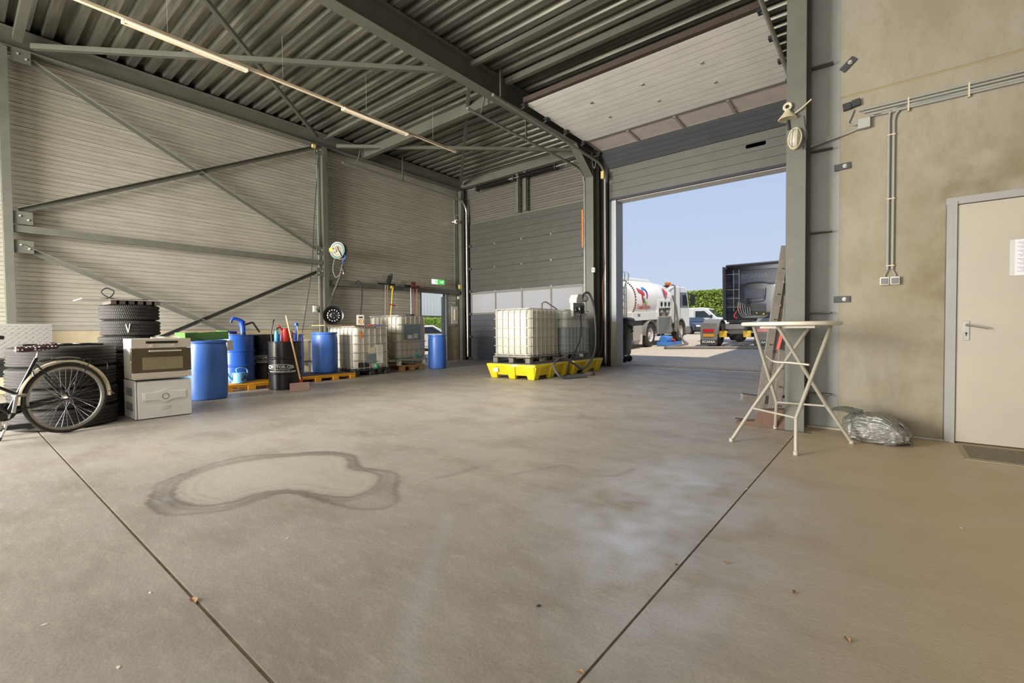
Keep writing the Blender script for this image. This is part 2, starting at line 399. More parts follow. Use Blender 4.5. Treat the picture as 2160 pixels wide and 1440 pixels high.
def wall_conc():
    m = mat('stained_precast_concrete', (156, 149, 131), .8, 0, .8, 1.6, rgb2=(136, 124, 97), bump=.12, bs=35, stretch=(1, 1, .7))
    n = m.node_tree.nodes; L = m.node_tree.links; b = n['Principled BSDF']
    src = b.inputs['Base Color'].links[0].from_socket
    t = n.new('ShaderNodeTexCoord'); mp = n.new('ShaderNodeMapping'); mp.inputs['Scale'].default_value = (4.5, 4.5, 1.8); L.new(t.outputs['Object'], mp.inputs[0])
    z = n.new('ShaderNodeTexNoise'); z.inputs['Scale'].default_value = 2.2; z.inputs['Detail'].default_value = 8; z.inputs['Roughness'].default_value = .7; L.new(mp.outputs[0], z.inputs[0])
    r = n.new('ShaderNodeMapRange'); r.inputs[1].default_value = .5; r.inputs[2].default_value = .78; r.inputs[4].default_value = .5; L.new(z.outputs[0], r.inputs[0])
    mx = n.new('ShaderNodeMix'); mx.data_type = 'RGBA'; L.new(r.outputs[0], mx.inputs[0]); L.new(src, mx.inputs[6]); mx.inputs[7].default_value = (*lin((126, 113, 86)), 1)
    # darker damp patch that hugs the door frame
    s3 = n.new('ShaderNodeSeparateXYZ'); L.new(t.outputs['Object'], s3.inputs[0]); q1 = n.new('ShaderNodeMapRange'); q1.inputs[1].default_value = .02; q1.inputs[2].default_value = .38; L.new(s3.outputs['X'], q1.inputs[0])
    z3 = n.new('ShaderNodeTexNoise'); z3.inputs['Scale'].default_value = 3.4; z3.inputs['Detail'].default_value = 7; L.new(t.outputs['Object'], z3.inputs[0]); q2 = n.new('ShaderNodeMapRange'); q2.inputs[1].default_value = .42; q2.inputs[2].default_value = .66; q2.inputs[4].default_value = .6; L.new(z3.outputs[0], q2.inputs[0])
    q4 = n.new('ShaderNodeMapRange'); q4.inputs[1].default_value = 2.3; q4.inputs[2].default_value = 2.9; q4.inputs[3].default_value = 1; q4.inputs[4].default_value = .12; L.new(s3.outputs['Z'], q4.inputs[0]); m0 = n.new('ShaderNodeMath'); m0.operation = 'MULTIPLY'; L.new(q1.outputs[0], m0.inputs[0]); L.new(q4.outputs[0], m0.inputs[1])
    ml = n.new('ShaderNodeMath'); ml.operation = 'MULTIPLY'; L.new(m0.outputs[0], ml.inputs[0]); L.new(q2.outputs[0], ml.inputs[1])
    m2 = n.new('ShaderNodeMix'); m2.data_type = 'RGBA'; L.new(ml.outputs[0], m2.inputs[0]); L.new(mx.outputs[2], m2.inputs[6]); m2.inputs[7].default_value = (*lin((112, 96, 64)), 1)
    L.new(m2.outputs[2], b.inputs['Base Color'])
    return m
CONCR = wall_conc()
# left wall, bays between the columns; a personnel doorway at Y 9.84..10.95
wl = sempty('wall_left')
liner(wl, (XL, -6.9), 7.6, 1.1, 6.3, 'y', 1); liner(wl, (XL, .72), 5.7, 1.1, 6.3, 'y', 1)
liner(wl, (XL, 6.44), 3.34, 1.18, 2.38, 'y', 1); liner(wl, (XL, 6.44), 5.4, 2.38, 6.3, 'y', 1); liner(wl, (XL, 11.05), .7, 1.18, 2.38, 'y', 1)
for y0, y1 in ((-6.9, .7), (.72, 6.42), (6.44, 9.78)):
    obj('plinth_panel', G().box(XL-.18, XL-.012, y0, y1, 0, 1.099 if y1 < 7 else 1.178), CONC, wl, bevel=.006)
obj('plinth_panel', G().box(XL-.1, XL-.01, 11.05, 11.72, 0, 1.178), CONC, wl, bevel=.006)
obj('outer_sheet', G().box(XL-.2, XL-.19, -7, 9.78, 0, 7).box(XL-.2, XL-.19, 11.0, 12, 0, 7).box(XL-.2, XL-.19, 9.78, 11.0, 2.36, 7), mat('outer_cladding', (90, 92, 94), .5), wl)
# doorway frame
DF = mat('grey_blue_door_frame', (116, 118, 112), .5, 0, .3, 4)
d2 = sempty('door_2')
obj('frame_post', G().box(XL-.06, XL+.03, 9.78, 9.86, 0, 2.34), DF, d2, bevel=.004)
obj('frame_post', G().box(XL-.06, XL+.03, 10.95, 11.04, 0, 2.34), DF, d2, bevel=.004)
obj('frame_head', G().box(XL-.06, XL+.03, 9.78, 11.04, 2.30, 2.36), DF, d2, bevel=.004)
g = G(); g.cb((-.45, 0, 1.12), (.92, .045, 2.22)); lf = obj('door_leaf', g, mat('navy_door_leaf', (66, 72, 84), .5), d2, loc=(XL-.08, 10.93, .02), rot=(0, 0, -.66), bevel=.004)
obj('leaf_handle', G().tube([(-.8, -.03, 1.05), (-.8, -.07, 1.05), (-.68, -.07, 1.05)], .01, 8), CHROME, lf)

# far wall (Y=11.7): door 1 on the left, pier, open gate on the right
wf = sempty('wall_far')
liner(wf, (-11.9, YF+.1), 5.4, 4.75, 6.3, 'x', -1, mt=mat('shaded_wall_liner', (112, 108, 98), .45, .3, .4, 2.2, rgb2=(88, 85, 76), stretch=(.6, .6, 5)))  # far corner's shade put into a darker copy of the liner
obj('corner_flashing', G().box(-11.9, -11.5, YF+.06, YF+.16, 0, 4.8), STEELD, wf)
obj('pier_sheet', G().box(-6.85, -5.95, YF+.06, YF+.16, 0, 6.33), STEELD, wf)
obj('gate_spandrel', G().box(-5.95, 5.2, YF+.14, YF+.3, 4.66, 6.9), mat('white_outer_trim', (205, 200, 190), .6), wf)
obj('gate_soffit', G().box(-5.88, -1.2, YF+.06, YF+.42, 4.57, 4.66), MC['white_outer_trim'], wf)
obj('gate_jamb', G().box(-5.98, -5.84, YF+.0, YF+.42, 0, 4.66), mat('grey_jamb', (176, 180, 186), .45), wf, bevel=.004)
obj('jamb_guard', G().box(-5.99, -5.80, YF-.04, YF+.2, 0, 1.25), GALV, wf, bevel=.004)
obj('gate_jamb', G().box(-1.36, -1.2, YF+.0, YF+.42, 0, 4.66), MC['grey_jamb'], wf, bevel=.004)
obj('outer_parapet', G().box(-12.1, 5.2, YF+.3, YF+.45, 6.3, 7.0).box(-12.1, -11.5, YF+.3, YF+.45, 0, 6.3).box(-6.9, -5.98, YF+.17, YF+.42, 0, 6.3).box(-11.5, -6.9, YF+.3, YF+.42, 4.8, 6.3), mat('outer_cladding', (90, 92, 94), .5), wf)
obj('office_side_sheet', G().box(-1.2, 5.2, YF+.1, YF+.3, 0, 4.66), MC['outer_cladding'], wf)
# right concrete wall with doorway
wr = sempty('wall_right')
yb = YR+.2
obj('concrete_panel', G().py([(-.4, 0), (.39, 0), (.39, 2.17), (1.52, 2.17), (1.52, 0), (5.2, 0), (5.2, 3.315), (-.4, 3.315)], YR, yb), CONCR, wr, bevel=.008)
obj('concrete_panel', G().box(-.40, 5.2, YR, yb, 3.33, 6.33), CONCR, wr, bevel=.012)
obj('joint_filler', G().box(-.398, 5.2, YR+.010, YR+.1, 3.312, 3.333), mat('tan_joint_filler', (150, 134, 100), .9), wr)
SILL = mat('sill_concrete', (168, 162, 150), .8, 0, .5, 5)
obj('sill_strip', G().box(-.66, .39, YR-.05, YR+.0, 0, .022), SILL, wr, bevel=.006)
struct('wall_partition', G().box(-.62, -.5, 5.95, YF+.1, 0, 6.33), CONCR)
struct('wall_office', G().box(-.5, 5.2, 5.92, 5.98, 0, 6.33), CONCR)
struct('wall_side', G().box(5.2, 5.35, -7, 12, 0, 6.4), CONCR)
# back wall with two open gates
wb = sempty('wall_back')
for a in ((-11.9, -11, 0, 6.4), (-6, -3.5, 0, 6.4), (1.5, 5.2, 0, 6.4), (-11, -6, 4.7, 6.4), (-3.5, 1.5, 4.7, 6.4)):
    obj('wall_sheet', G().box(a[0], a[1], -7.1, -7, a[2], a[3]), LINER, wb)

# ---- roof deck
DECK = mat('galvanised_roof_deck', (156, 154, 138), .34, .75, .85, 3.0, rgb2=(88, 90, 86), stretch=(.18, 3.5, 1))
ceiling = sempty('ceiling')
PR = []
p = .293
for i in range(3):
    y = i*p; PR += [(y, 0), (y+.075, 0), (y+.079, .004), (y+.084, 0), (y+.125, 0), (y+.155, .10), (y+.262, .10)]
PR += [(.879, 0)]
PR2 = PR+[(a, b+.004) for a, b in reversed(PR)]
g = G().px(PR2, 0, 17.3); y = -7.0; first = None; w_ = p*3
while y < 11.9:
    if first is None: first = obj('deck_sheet', g, DECK, ceiling, loc=(XL-.1, y, ZD), smooth=15)
    else: inst('deck_sheet', first, ceiling, loc=(XL-.1, y, ZD))
    y += w_
obj('roof_cover', G().box(-12.1, 5.3, -7.1, 12.1, ZD+.16, ZD+.3), MC['outer_cladding'], ceiling)

# ---- steel frame members: each one a thing
def member(name, g, label, cat='steel beam', mt=STEEL, group=None, bevel=.003):
    return obj(name, g, mt, label=label, cat=cat, group=group, bevel=bevel)
member('steel_column', hsec((-11.74, .70, 0), (-11.74, .70, 5.93), .12, .22, .012, .01, (1, 0, 0)), 'grey steel wall column at the left edge, behind the bicycle', 'column')
member('steel_column', hsec((-11.74, 6.44, 0), (-11.74, 6.44, 5.93), .14, .22, .012, .01, (1, 0, 0)), 'grey steel wall column with the hose reel, middle of left wall', 'column')
member('steel_column', hsec((-11.72, 11.52, 0), (-11.72, 11.52, 5.93), .14, .22, .012, .01, (1, 0, 0)), 'grey steel column standing in the far left corner', 'column')
member('steel_column', hsec((-6.41, 11.42, 0), (-6.41, 11.42, 5.84), .24, .34, .018, .012, (0, 1, 0)), 'dark grey steel column between the closed gate and open gate', 'column')
member('eaves_beam', hsec((-11.76, -7, 6.12), (-11.76, 11.66, 6.12), .24, .34, .016, .012), 'long steel beam along top of the ribbed left wall')
member('main_rafter', hsec((-6.40, -7, 6.08), (-6.40, 11.5, 6.08), .24, .45, .018, .012), 'heavy green-grey steel rafter running to the gate pier')
g = G().px([(11.25, 5.85), (10.45, 5.85), (11.25, 5.25)], -6.41, -6.395); g.bar((-6.4, 10.40, 5.845), (-6.4, 11.27, 5.2), .22, .016, (0, .6, .75))
member('haunch_bracket', g, 'triangular haunch under the rafter beside the gate pier', 'bracket')
member('edge_beam', hsec((-11.85, 11.6, 6.16), (5.2, 11.6, 6.16), .2, .3, .014, .01), 'steel beam above both gates under the far roof edge')
def ttube(a, b, w=.09): return G().bar(a, b, w, w)
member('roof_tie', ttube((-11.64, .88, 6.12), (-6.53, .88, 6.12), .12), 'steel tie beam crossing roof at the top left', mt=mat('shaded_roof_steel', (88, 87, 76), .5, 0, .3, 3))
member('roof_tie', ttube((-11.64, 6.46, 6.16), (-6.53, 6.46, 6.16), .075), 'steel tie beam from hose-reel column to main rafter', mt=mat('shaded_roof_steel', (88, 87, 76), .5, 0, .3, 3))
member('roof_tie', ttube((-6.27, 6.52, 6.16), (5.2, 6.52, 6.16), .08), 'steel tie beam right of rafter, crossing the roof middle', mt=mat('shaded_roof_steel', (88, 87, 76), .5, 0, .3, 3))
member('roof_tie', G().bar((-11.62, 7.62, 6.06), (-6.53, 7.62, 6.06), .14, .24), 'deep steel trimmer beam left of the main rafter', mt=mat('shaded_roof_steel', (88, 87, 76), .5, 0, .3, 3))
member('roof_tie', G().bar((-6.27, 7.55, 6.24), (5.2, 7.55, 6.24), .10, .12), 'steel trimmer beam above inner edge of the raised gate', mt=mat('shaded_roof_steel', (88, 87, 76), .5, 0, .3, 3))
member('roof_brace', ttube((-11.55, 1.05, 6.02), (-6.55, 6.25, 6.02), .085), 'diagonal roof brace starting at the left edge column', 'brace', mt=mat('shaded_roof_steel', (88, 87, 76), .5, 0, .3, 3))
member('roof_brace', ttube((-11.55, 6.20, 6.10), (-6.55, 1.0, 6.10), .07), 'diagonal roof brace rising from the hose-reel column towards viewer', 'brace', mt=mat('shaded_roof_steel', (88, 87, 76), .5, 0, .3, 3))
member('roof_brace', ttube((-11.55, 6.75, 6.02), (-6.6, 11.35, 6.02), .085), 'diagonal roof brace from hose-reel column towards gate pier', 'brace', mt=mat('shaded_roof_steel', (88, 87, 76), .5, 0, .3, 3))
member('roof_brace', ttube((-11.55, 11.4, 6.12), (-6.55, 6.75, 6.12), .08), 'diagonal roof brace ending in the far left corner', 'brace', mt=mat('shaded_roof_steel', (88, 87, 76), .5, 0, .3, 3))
def lang(a, b, w=.085):
    g = G(); g.bar(a, b, .012, w); A, B = Vector(a), Vector(b); d = (B-A).normalized(); up = Vector((1, 0, 0)).cross(d)
    g.bar(A+Vector((.035, 0, 0))+up*(w/2), B+Vector((.035, 0, 0))+up*(w/2), w, .012); return g
bx = -11.72
member('wall_brace', lang((bx, .84, 3.18), (bx, 6.28, 5.90)), 'upper wall brace climbing right across the left wall', 'brace')
member('wall_brace', lang((bx-.03, .94, 5.86), (bx-.03, 6.28, 3.20)), 'upper wall brace falling right across the left wall', 'brace')
member('wall_brace', lang((bx, .84, 2.56), (bx, 6.26, -.02+.05)), 'lower wall brace falling right behind the tyre stack', 'brace')
member('wall_brace', lang((bx-.03, .9, .02), (bx-.03, 6.30, 2.66)), 'lower wall brace climbing right above the drums', 'brace')
member('wall_rail', G().bar((bx+.02, .76, 2.87), (bx+.02, 6.36, 2.87), .10, .12), 'horizontal steel rail halfway up the braced wall bay', 'rail', bevel=.008)
member('wall_rail', G().bar((bx+.0, 6.52, 2.36), (bx+.0, 11.42, 2.36), .10, .12), 'horizontal steel rail with garden tools hooked on it', 'rail', bevel=.008)
for (y, z, s_, lb) in ((.88, 3.06, 1, 'upper bolted gusset plate on the left edge column'), (.88, 2.56, 1, 'lower bolted gusset plate on the left edge column'), (6.3, 3.17, -1, 'gusset plate above rail on the hose-reel column'), (6.3, 2.62, -1, 'gusset plate below rail on the hose-reel column'), (.92, 5.84, 1, 'top gusset plate under eaves beam at far left'), (6.3, 5.80, -1, 'top gusset plate on the hose-reel column')):
    t = thing('gusset_plate', lb, 'plate', (-11.66, y, z))
    obj('plate', G().cb((0, 0, 0), (.012, .24, .22)), STEEL, t, bevel=.002)
    for dy, dz in ((-.04*s_, .03), (.06*s_, -.03)): obj('bolt', G().cyl((.004, dy, dz), (.022, dy, dz), .016, 6), ZINC, t)

# ---- column and web plate in front of the concrete wall
t = thing('portal_column', 'grey-green steel column with web plate beside the concrete wall', 'column', (0, 0, 0))
obj('flange', G().box(-.815, -.645, 5.36, 5.375, 0, 6.3), STEEL, t, bevel=.003)
obj('web', G().box(-.738, -.722, 5.375, 5.70, 0, 6.3), STEEL, t)
obj('flange', G().box(-.815, -.645, 5.70, 5.715, 0, 6.3), STEEL, t)
BG = mat('blue_grey_steel_paint', (150, 150, 143), .48, 0, .45, 2, rgb2=(124, 126, 120))
obj('web_plate', G().box(-.645, -.40, 5.712, 5.728, 0.012, 6.3), BG, t)
obj('edge_strip', G().box(-.632, -.618, 5.70, 5.712, .012, 6.3), BG, t)
for z in (.36, 1.19, 2.01, 2.84, 3.68, 4.5):
    obj('stiffener', G().box(-.64, -.455, 5.62, 5.712, z-.006, z+.006), STEEL, t, bevel=.002)
obj('base_plate', G().box(-.9, -.58, 5.33, 5.36, .0, .002), STEELD, t)
member('rusty_column_shoe', G().py([(-1.28, 0), (-.815, 0), (-.815, .2), (-1.05, .17), (-1.1, .05), (-1.28, .03)], 5.38, 5.56), 'rusty brown steel shoe at foot of the grey column', 'bracket', mat('rusty_steel', (100, 78, 62), .8, 0, .6, 12, rgb2=(90, 62, 46)))
DPL = mat('dark_cleat', (62, 62, 62), .5, 0, .3, 8)
for (x, z, a, w) in ((-.375, 2.64, .04, .135), (-.37, 1.32, .0, .135), (-.335, 3.63, .75, .14), (-.38, 4.42, -.1, .16)):
    lb = {2.64: 'dark bolted cleat bridging column and concrete at mid height', 1.32: 'dark bolted cleat just above the bar table', 3.63: 'tilted dark bolted cleat above the conduits', 4.42: 'dark cleat at the very top of the concrete wall'}[z]
    c = thing('wall_cleat', lb, 'cleat', (x, YR-.004, z), rot=(0, -a, 0))
    obj('plate', G().cb((0, -.006, 0), (w, .012, .062)), DPL, c, bevel=.002)
    obj('bolt', G().cyl((.02, -.012, 0), (.02, -.03, 0), .013, 6).cyl((.02, -.012, 0), (.02, -.015, 0), .02, 12), ZINC, c)

# ---- closed sectional door
SEC = mat('shaded_gate_panel', (74, 73, 66), .45, 0, .25, 3)  # closed gate's deeper shade put into its paint colour
SECB = mat('blue_grey_gate_panel', (84, 86, 90), .42, 0, .25, 3)
GLZ = mat('milky_window_pane', (222, 220, 218), .35, 0, .12, 5, trans=.0)
def frosted():
    m = bpy.data.materials.new('frosted_pane'); m.use_nodes = True; n = m.node_tree.nodes; L = m.node_tree.links
    n.clear(); o = n.new('ShaderNodeOutputMaterial'); a = n.new('ShaderNodeBsdfTranslucent'); b = n.new('ShaderNodeBsdfDiffuse'); mx = n.new('ShaderNodeMixShader')
    a.inputs[0].default_value = (.93, .92, .9, 1); b.inputs[0].default_value = (.7, .68, .64, 1); mx.inputs[0].default_value = .78
    L.new(b.outputs[0], mx.inputs[1]); L.new(a.outputs[0], mx.inputs[2]); L.new(mx.outputs[0], o.inputs[0]); return m
FROST = frosted()
FR = mat('door_rail_paint', (120, 118, 110), .5, 0, .2, 6)
def section_mesh(w, h, glazed=False):
    """one sectional-door panel, front on -y, grooves every h/4; local x 0..w, z 0..h"""
    P = [(0, .02), (.005, .02), (.005, .002), (.008, 0)]
    for i in range(1, 4): z = h*i/4; P += [(z-.0035, 0), (z-.003, .017), (z+.003, .017), (z+.0035, 0)]
    P += [(h-.008, 0), (h-.005, .002), (h-.005, .02), (h, .02), (h, .045), (0, .045)]
    g = G().px([(b, a) for a, b in P], 0, w); n_ = len(P)
    for i in range(n_):
        a, b = P[i][1], P[(i+1) % n_][1]
        if min(a, b) >= .0 and max(a, b) >= .015 and max(a, b) < .03: g.mi[2+i] = 1
    return g
GRV = mat('shaded_groove', (58, 54, 48), .8)  # shade inside the grooves painted onto their faces
d1 = sempty('door_1'); WD = 4.57; HS = .79
for i in range(6):
    z = i*HS+.005
    if i == 2:
        sec = thing('glazed_section', '', '', (0, 0, 0)); del sec['label']; del sec['category']; sec.parent = d1; sec.location = (-11.43, YF+.0, z)
        obj('window_frame', G().box(0, WD, 0, .04, 0, .06).box(0, WD, 0, .04, HS-.08, HS-.01).box(0, .06, 0, .04, .06, HS-.08).box(WD-.06, WD, 0, .04, .06, HS-.08).box(1.13, 1.18, 0, .04, .06, HS-.08).box(2.26, 2.31, 0, .04, .06, HS-.08).box(3.39, 3.44, 0, .04, .06, HS-.08), FR, sec, bevel=.004)
        for k in range(4):
            x0 = (.06, 1.18, 2.31, 3.44)[k]; x1 = (1.13, 2.26, 3.39, WD-.06)[k]
            obj('window_pane', G().box(x0, x1, .018, .024, .06, HS-.08), FROST, sec)
    else:
        o = obj('door_section', section_mesh(WD, HS-.001), [SECB if i < 2 else SEC, GRV], d1, loc=(-11.43, YF, z), smooth=20)
    for k in range(1, 4):
        obj('hinge', G().cb((0, -.006, 0), (.05, .012, .05)), GALV, d1, loc=(-11.43+WD*k/4, YF, z), bevel=.003)
    for x in (.02, WD-.02): obj('roller_bracket', G().cb((0, -.02, 0), (.09, .05, .08)).cyl((.0, -.03, 0), (.07 if x > 1 else -.07, -.03, 0), .018, 8), STEELD, d1, loc=(-11.43+x, YF, z+.03))
def track(x, ydown, zb, zc, yin, zin, r=.35, w=.05):
    pts = [(x, ydown, zb), (x, ydown, zc)]
    for i in range(1, 9):
        a = PI/2*i/8; pts.append((x, ydown-r+r*math.cos(a), zc+r*math.sin(a)))
    pts.append((x, yin, zin)); return pts
for x, s_ in ((-11.52, 'left'), (-6.78, 'right')):
    t = thing('door_track', f'bent steel roller track on {s_} side of the closed gate', 'track', (0, 0, 0))
    obj('track_rail', G().tube(track(x, 11.62, .12, 5.15, 6.9, 5.62, .42), .032, 8), GALV, t)
    obj('track_hanger', G().bar((x, 7.3, 5.6), (x, 7.5, 6.3), .04, .02), STEEL, t); obj('track_hanger', G().bar((x, 8.9, 5.6), (x, 8.9, 6.3), .04, .02), STEEL, t)
    obj('rail_angle', G().bar((x, 11.66, .1), (x, 11.66, 5.1), .08, .02, (0, 1, 0)), STEELD, t)
for x in (-10.0, -8.75):
    pass
t = thing('torsion_spring', 'black coiled torsion spring shaft above the closed gate', 'spring', (0, 11.45, 5.84))
g = G()
for x0, x1 in ((-10.8, -9.45), (-9.0, -7.7)):
    pts = [(x0+(x1-x0)*i/360, .062*math.cos(i*2*PI/9), .062*math.sin(i*2*PI/9)) for i in range(361)]; g.tube(pts, .012, 5)
obj('coil', g, mat('black_spring_steel', (30, 30, 30), .4, .3), t); obj('shaft', G().cyl((-11.2, 0, 0), (-7.0, 0, 0), .02, 12), GALV, t)
for x in (-10.85, -9.22, -7.65): obj('bearing_plate', G().cb((x, .04, 0), (.02, .2, .18)), STEELD, t)
for x, l in ((-9.21, 'left'), (-8.90, 'right')):
    member('gate_post', G().cb((x, 11.61, 5.40), (.1, .08, 1.22)), f'{l} one of two short posts above the closed gate', 'post')

# ---- open gate: raised sections under the roof
GW = 4.5; gx = -6.03
SECR = mat('lit_gate_panel', (240, 236, 228), .42, 0, .2, 2)  # light from the ground put into a paler copy of the gate paint
og = sempty('door_3')
def place_sec(p0, p1, mt, name='door_section', g=None):
    """section whose lower edge is p0 and upper edge p1 in the YZ plane, inner face to the room"""
    a = math.atan2(p1[0]-p0[0], p1[1]-p0[1]); h = math.hypot(p1[0]-p0[0], p1[1]-p0[1])
    return obj(name, g or section_mesh(GW, h), [mt, GRV], og, loc=(gx, p0[0], p0[1]), rot=(-a, 0, 0), smooth=20)
path = [(11.70, 4.64), (11.70, 5.46), (11.16, 5.76), (10.36, 5.80), (9.54, 5.81), (8.72, 5.82), (7.9, 5.83)]
s0 = place_sec(path[0], path[1], mat('half_lit_gate_panel', (96, 93, 86), .45, 0, .25, 3))  # same gate paint, toned between the shaded and lit copies
obj('lock_recess', G().pz(rrect(.42, .09, .04), -.014, .0).xf(Matrix.Rotation(PI/2, 4, 'X') @ Matrix.Identity(4)), BLKPL, s0, loc=(4.0-.35, -.0, .55))
obj('rubber_seal', G().box(0, GW, -.02, .05, -.06, 0), mat('dark_seal', (46, 46, 58), .6), s0)
place_sec(path[1], path[2], SECB)
win = sempty('glazed_section'); del win['kind']; win.parent = og
a = math.atan2(path[3][0]-path[2][0], path[3][1]-path[2][1]); win.location = (gx, path[2][0], path[2][1]); win.rotation_euler = (-a, 0, 0); hh = .79
obj('window_frame', G().box(0, GW, 0, .04, 0, .06).box(0, GW, 0, .04, hh-.08, hh-.0).box(0, .06, 0, .04, .06, hh-.08).box(GW-.06, GW, 0, .04, .06, hh-.08), FR, win, bevel=.004)
for k in range(1, 4): obj('window_mullion', G().box(GW*k/4-.03, GW*k/4+.03, -.01, .04, .04, hh-.06), mat('silver_mullion', (165, 158, 146), .4, .3), win, bevel=.004)
PANE2 = mat('dusty_acrylic_pane', (206, 190, 182), .35, 0, .4, 4, rgb2=(160, 150, 154))
for k in range(4): obj('window_pane', G().box(GW*k/4+.03, GW*(k+1)/4-.03, .018, .024, .06, hh-.08), PANE2, win)
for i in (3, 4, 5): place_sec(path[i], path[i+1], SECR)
for i in (4, 5):
    for k in range(1, 4): obj('hinge', G().cb((0, 0, 0), (.06, .07, .014)), GALV, og, loc=(gx+GW*k/4, path[i][0], path[i][1]-.006), bevel=.003)
for i in range(2, 7):
    for x in (0, GW): obj('roller_bracket', G().cb((0, 0, 0), (.1, .12, .05)).cyl((-.08 if x < 1 else .08, 0, -.05), (0, 0, -.02), .022, 8), BLKPL, og, loc=(gx+x, path[i][0]-.03, path[i][1]-.03))
obj('top_seal', G().box(0, GW, -.07, 0, 0, .10), mat('rust_brown_seal', (72, 58, 48), .8, 0, .4, 8), og, loc=(gx, 7.88, 5.84))
for x, s_, dz in ((gx-.09, 'left', 0), (gx+GW+.08, 'right', 0)):
    t = thing('door_track', f'bent steel roller track on {s_} side of the open gate', 'track', (0, 0, 0))
    obj('track_rail', G().tube(track(x, 11.60, .1, 5.1, 6.95, 5.70, .45), .034, 8), GALV, t)
    obj('rail_angle', G().bar((x, 11.66, .1), (x, 11.66, 5.1), .09, .02, (0, 1, 0)), STEELD, t)
    obj('track_hanger', G().bar((x, 7.2, 5.7), (x, 7.2, 6.3), .05, .02), STEEL, t); obj('track_hanger', G().bar((x, 9.6, 5.7), (x, 9.6, 6.3), .05, .02), STEEL, t)

# ---- personnel door in the concrete wall
d4 = sempty('door_4')
FRM = mat('light_grey_door_frame', (158, 155, 150), .45, 0, .15, 5)
DRW = mat('cream_door_paint', (180, 172, 154), .38, 0, .12, 2)
for x0, x1 in ((.39, .455), (1.445, 1.51)):
    obj('frame_post', G().box(x0, x1, YR-.03, YR+.12, 0, 2.18), FRM, d4, bevel=.004)
obj('frame_lip', G().box(.43, .458, YR-.04, YR-.03, 0, 2.14), FRM, d4)
obj('frame_head', G().box(.385, 1.525, YR-.032, YR+.12, 2.115, 2.18), FRM, d4, bevel=.004)
leaf = obj('door_leaf', G().box(.462, 1.438, YR-.022, YR+.02, .012, 2.11), DRW, d4, bevel=.003)
hp = obj('handle_plate', G().cb((0, -.004, 0), (.042, .008, .17)), GALV, leaf, loc=(.525, YR-.022, 1.0), bevel=.002)
obj('door_handle', G().tube(bez([(.0, -.008, .05), (.0, -.05, .05), (.02, -.058, .048), (.13, -.05, .02)], 6), .009, 8), ALU, leaf, loc=(.525, YR-.022, 1.0))
obj('keyhole', G().cyl((0, -.0085, -.022), (0, -.0095, -.022), .008, 12).cb((0, -.009, -.036), (.007, .001, .022)), BLACK, leaf, loc=(.525, YR-.022, 1.0))
# ================================================================= THINGS ALONG THE LEFT WALL
# ---- tyres
def tread_mat(name, sc, st=.8):
    m = mat(name, (50, 47, 43), .8, 0, .4, 18, rgb2=(30, 28, 26)); n = m.node_tree.nodes; L = m.node_tree.links; b = n['Principled BSDF']
    t = n.new('ShaderNodeTexCoord'); s = n.new('ShaderNodeSeparateXYZ'); L.new(t.outputs['Object'], s.inputs[0])
    at = n.new('ShaderNodeMath'); at.operation = 'ARCTAN2'; L.new(s.outputs['Y'], at.inputs[0]); L.new(s.outputs['X'], at.inputs[1])
    ml = n.new('ShaderNodeMath'); ml.operation = 'MULTIPLY'; ml.inputs[1].default_value = sc; L.new(at.outputs[0], ml.inputs[0])
    zz = n.new('ShaderNodeMath'); zz.operation = 'MULTIPLY'; zz.inputs[1].default_value = 90; L.new(s.outputs['Z'], zz.inputs[0])
    ad = n.new('ShaderNodeMath'); L.new(ml.outputs[0], ad.inputs[0]); L.new(zz.outputs[0], ad.inputs[1])
    sn = n.new('ShaderNodeMath'); sn.operation = 'SINE'; L.new(ad.outputs[0], sn.inputs[0])
    bp = n.new('ShaderNodeBump'); bp.inputs['Strength'].default_value = st; bp.inputs['Distance'].default_value = .006; L.new(sn.outputs[0], bp.inputs['Height']); L.new(bp.outputs[0], b.inputs['Normal'])
    return m
TRD = tread_mat('car_tyre_rubber', 90, .35); TRT = mat('truck_tyre_rubber', (42, 38, 33), .8, 0, .5, 14, rgb2=(30, 27, 24), bump=.2, bs=60)
RUB = mat('tyre_sidewall', (44, 42, 39), .75, 0, .4, 10, rgb2=(70, 64, 56))
def tyre_parts(t, R, w, rim, grooves, tm):
    """tyre lying flat, resting on z=0"""
    tw = w*.80; z0 = (w-tw)/2; P = [(rim+.012, w*.22), (rim+.03, w*.06), (R*.82, 0), (R*.955, z0*.55), (R*.99, z0)]
    for k in range(grooves):
        zc = z0+tw*(k+1)/(grooves+1); P += [(R, zc-.012), (R-.011, zc-.009), (R-.011, zc+.009), (R, zc+.012)]
    P += [(R*.99, w-z0), (R*.955, w-z0*.55), (R*.82, w), (rim+.03, w*.94), (rim+.012, w*.78), (rim, w*.7), (rim, w*.3)]
    k = len(P); g = G(); g.lathe(P, n=56, close=True)
    o = obj('tread', g, tm, t, smooth=25)
    obj('sidewall', G().lathe([(rim+.014, w*.78+.001), (rim+.03, w*.94+.001), (R*.82, w+.0015), (R*.93, w-z0*.42+.002)], n=56, cap=False), RUB, t, smooth=60, recalc=False)
cx, cy = -7.78, 1.53
lbls = ['car tyre at floor level, hidden most by the ovens', 'second car tyre from the floor in tall stack', 'third car tyre from the floor in tall stack', 'middle car tyre of the tall stack, beside oven glass', 'car tyre third from top of the tall stack', 'car tyre with white chalk V mark, second from top', 'topmost car tyre of the tall stack under white board']
T0 = thing('car_tyre', lbls[0], 'tyre', (cx, cy, 0), group='car tyres in the tall stack'); tyre_parts(T0, .315, .2, .2, 3, TRD)
tops = [T0]
for k in range(1, 7):
    tops.append(dup(T0, (cx+random.uniform(-.015, .015), cy+random.uniform(-.015, .015), .2015*k), random.uniform(0, 6), lbls[k]))
tops[5].rotation_euler = (0, 0, 0)
g = G(); a = -.35; R_ = .319
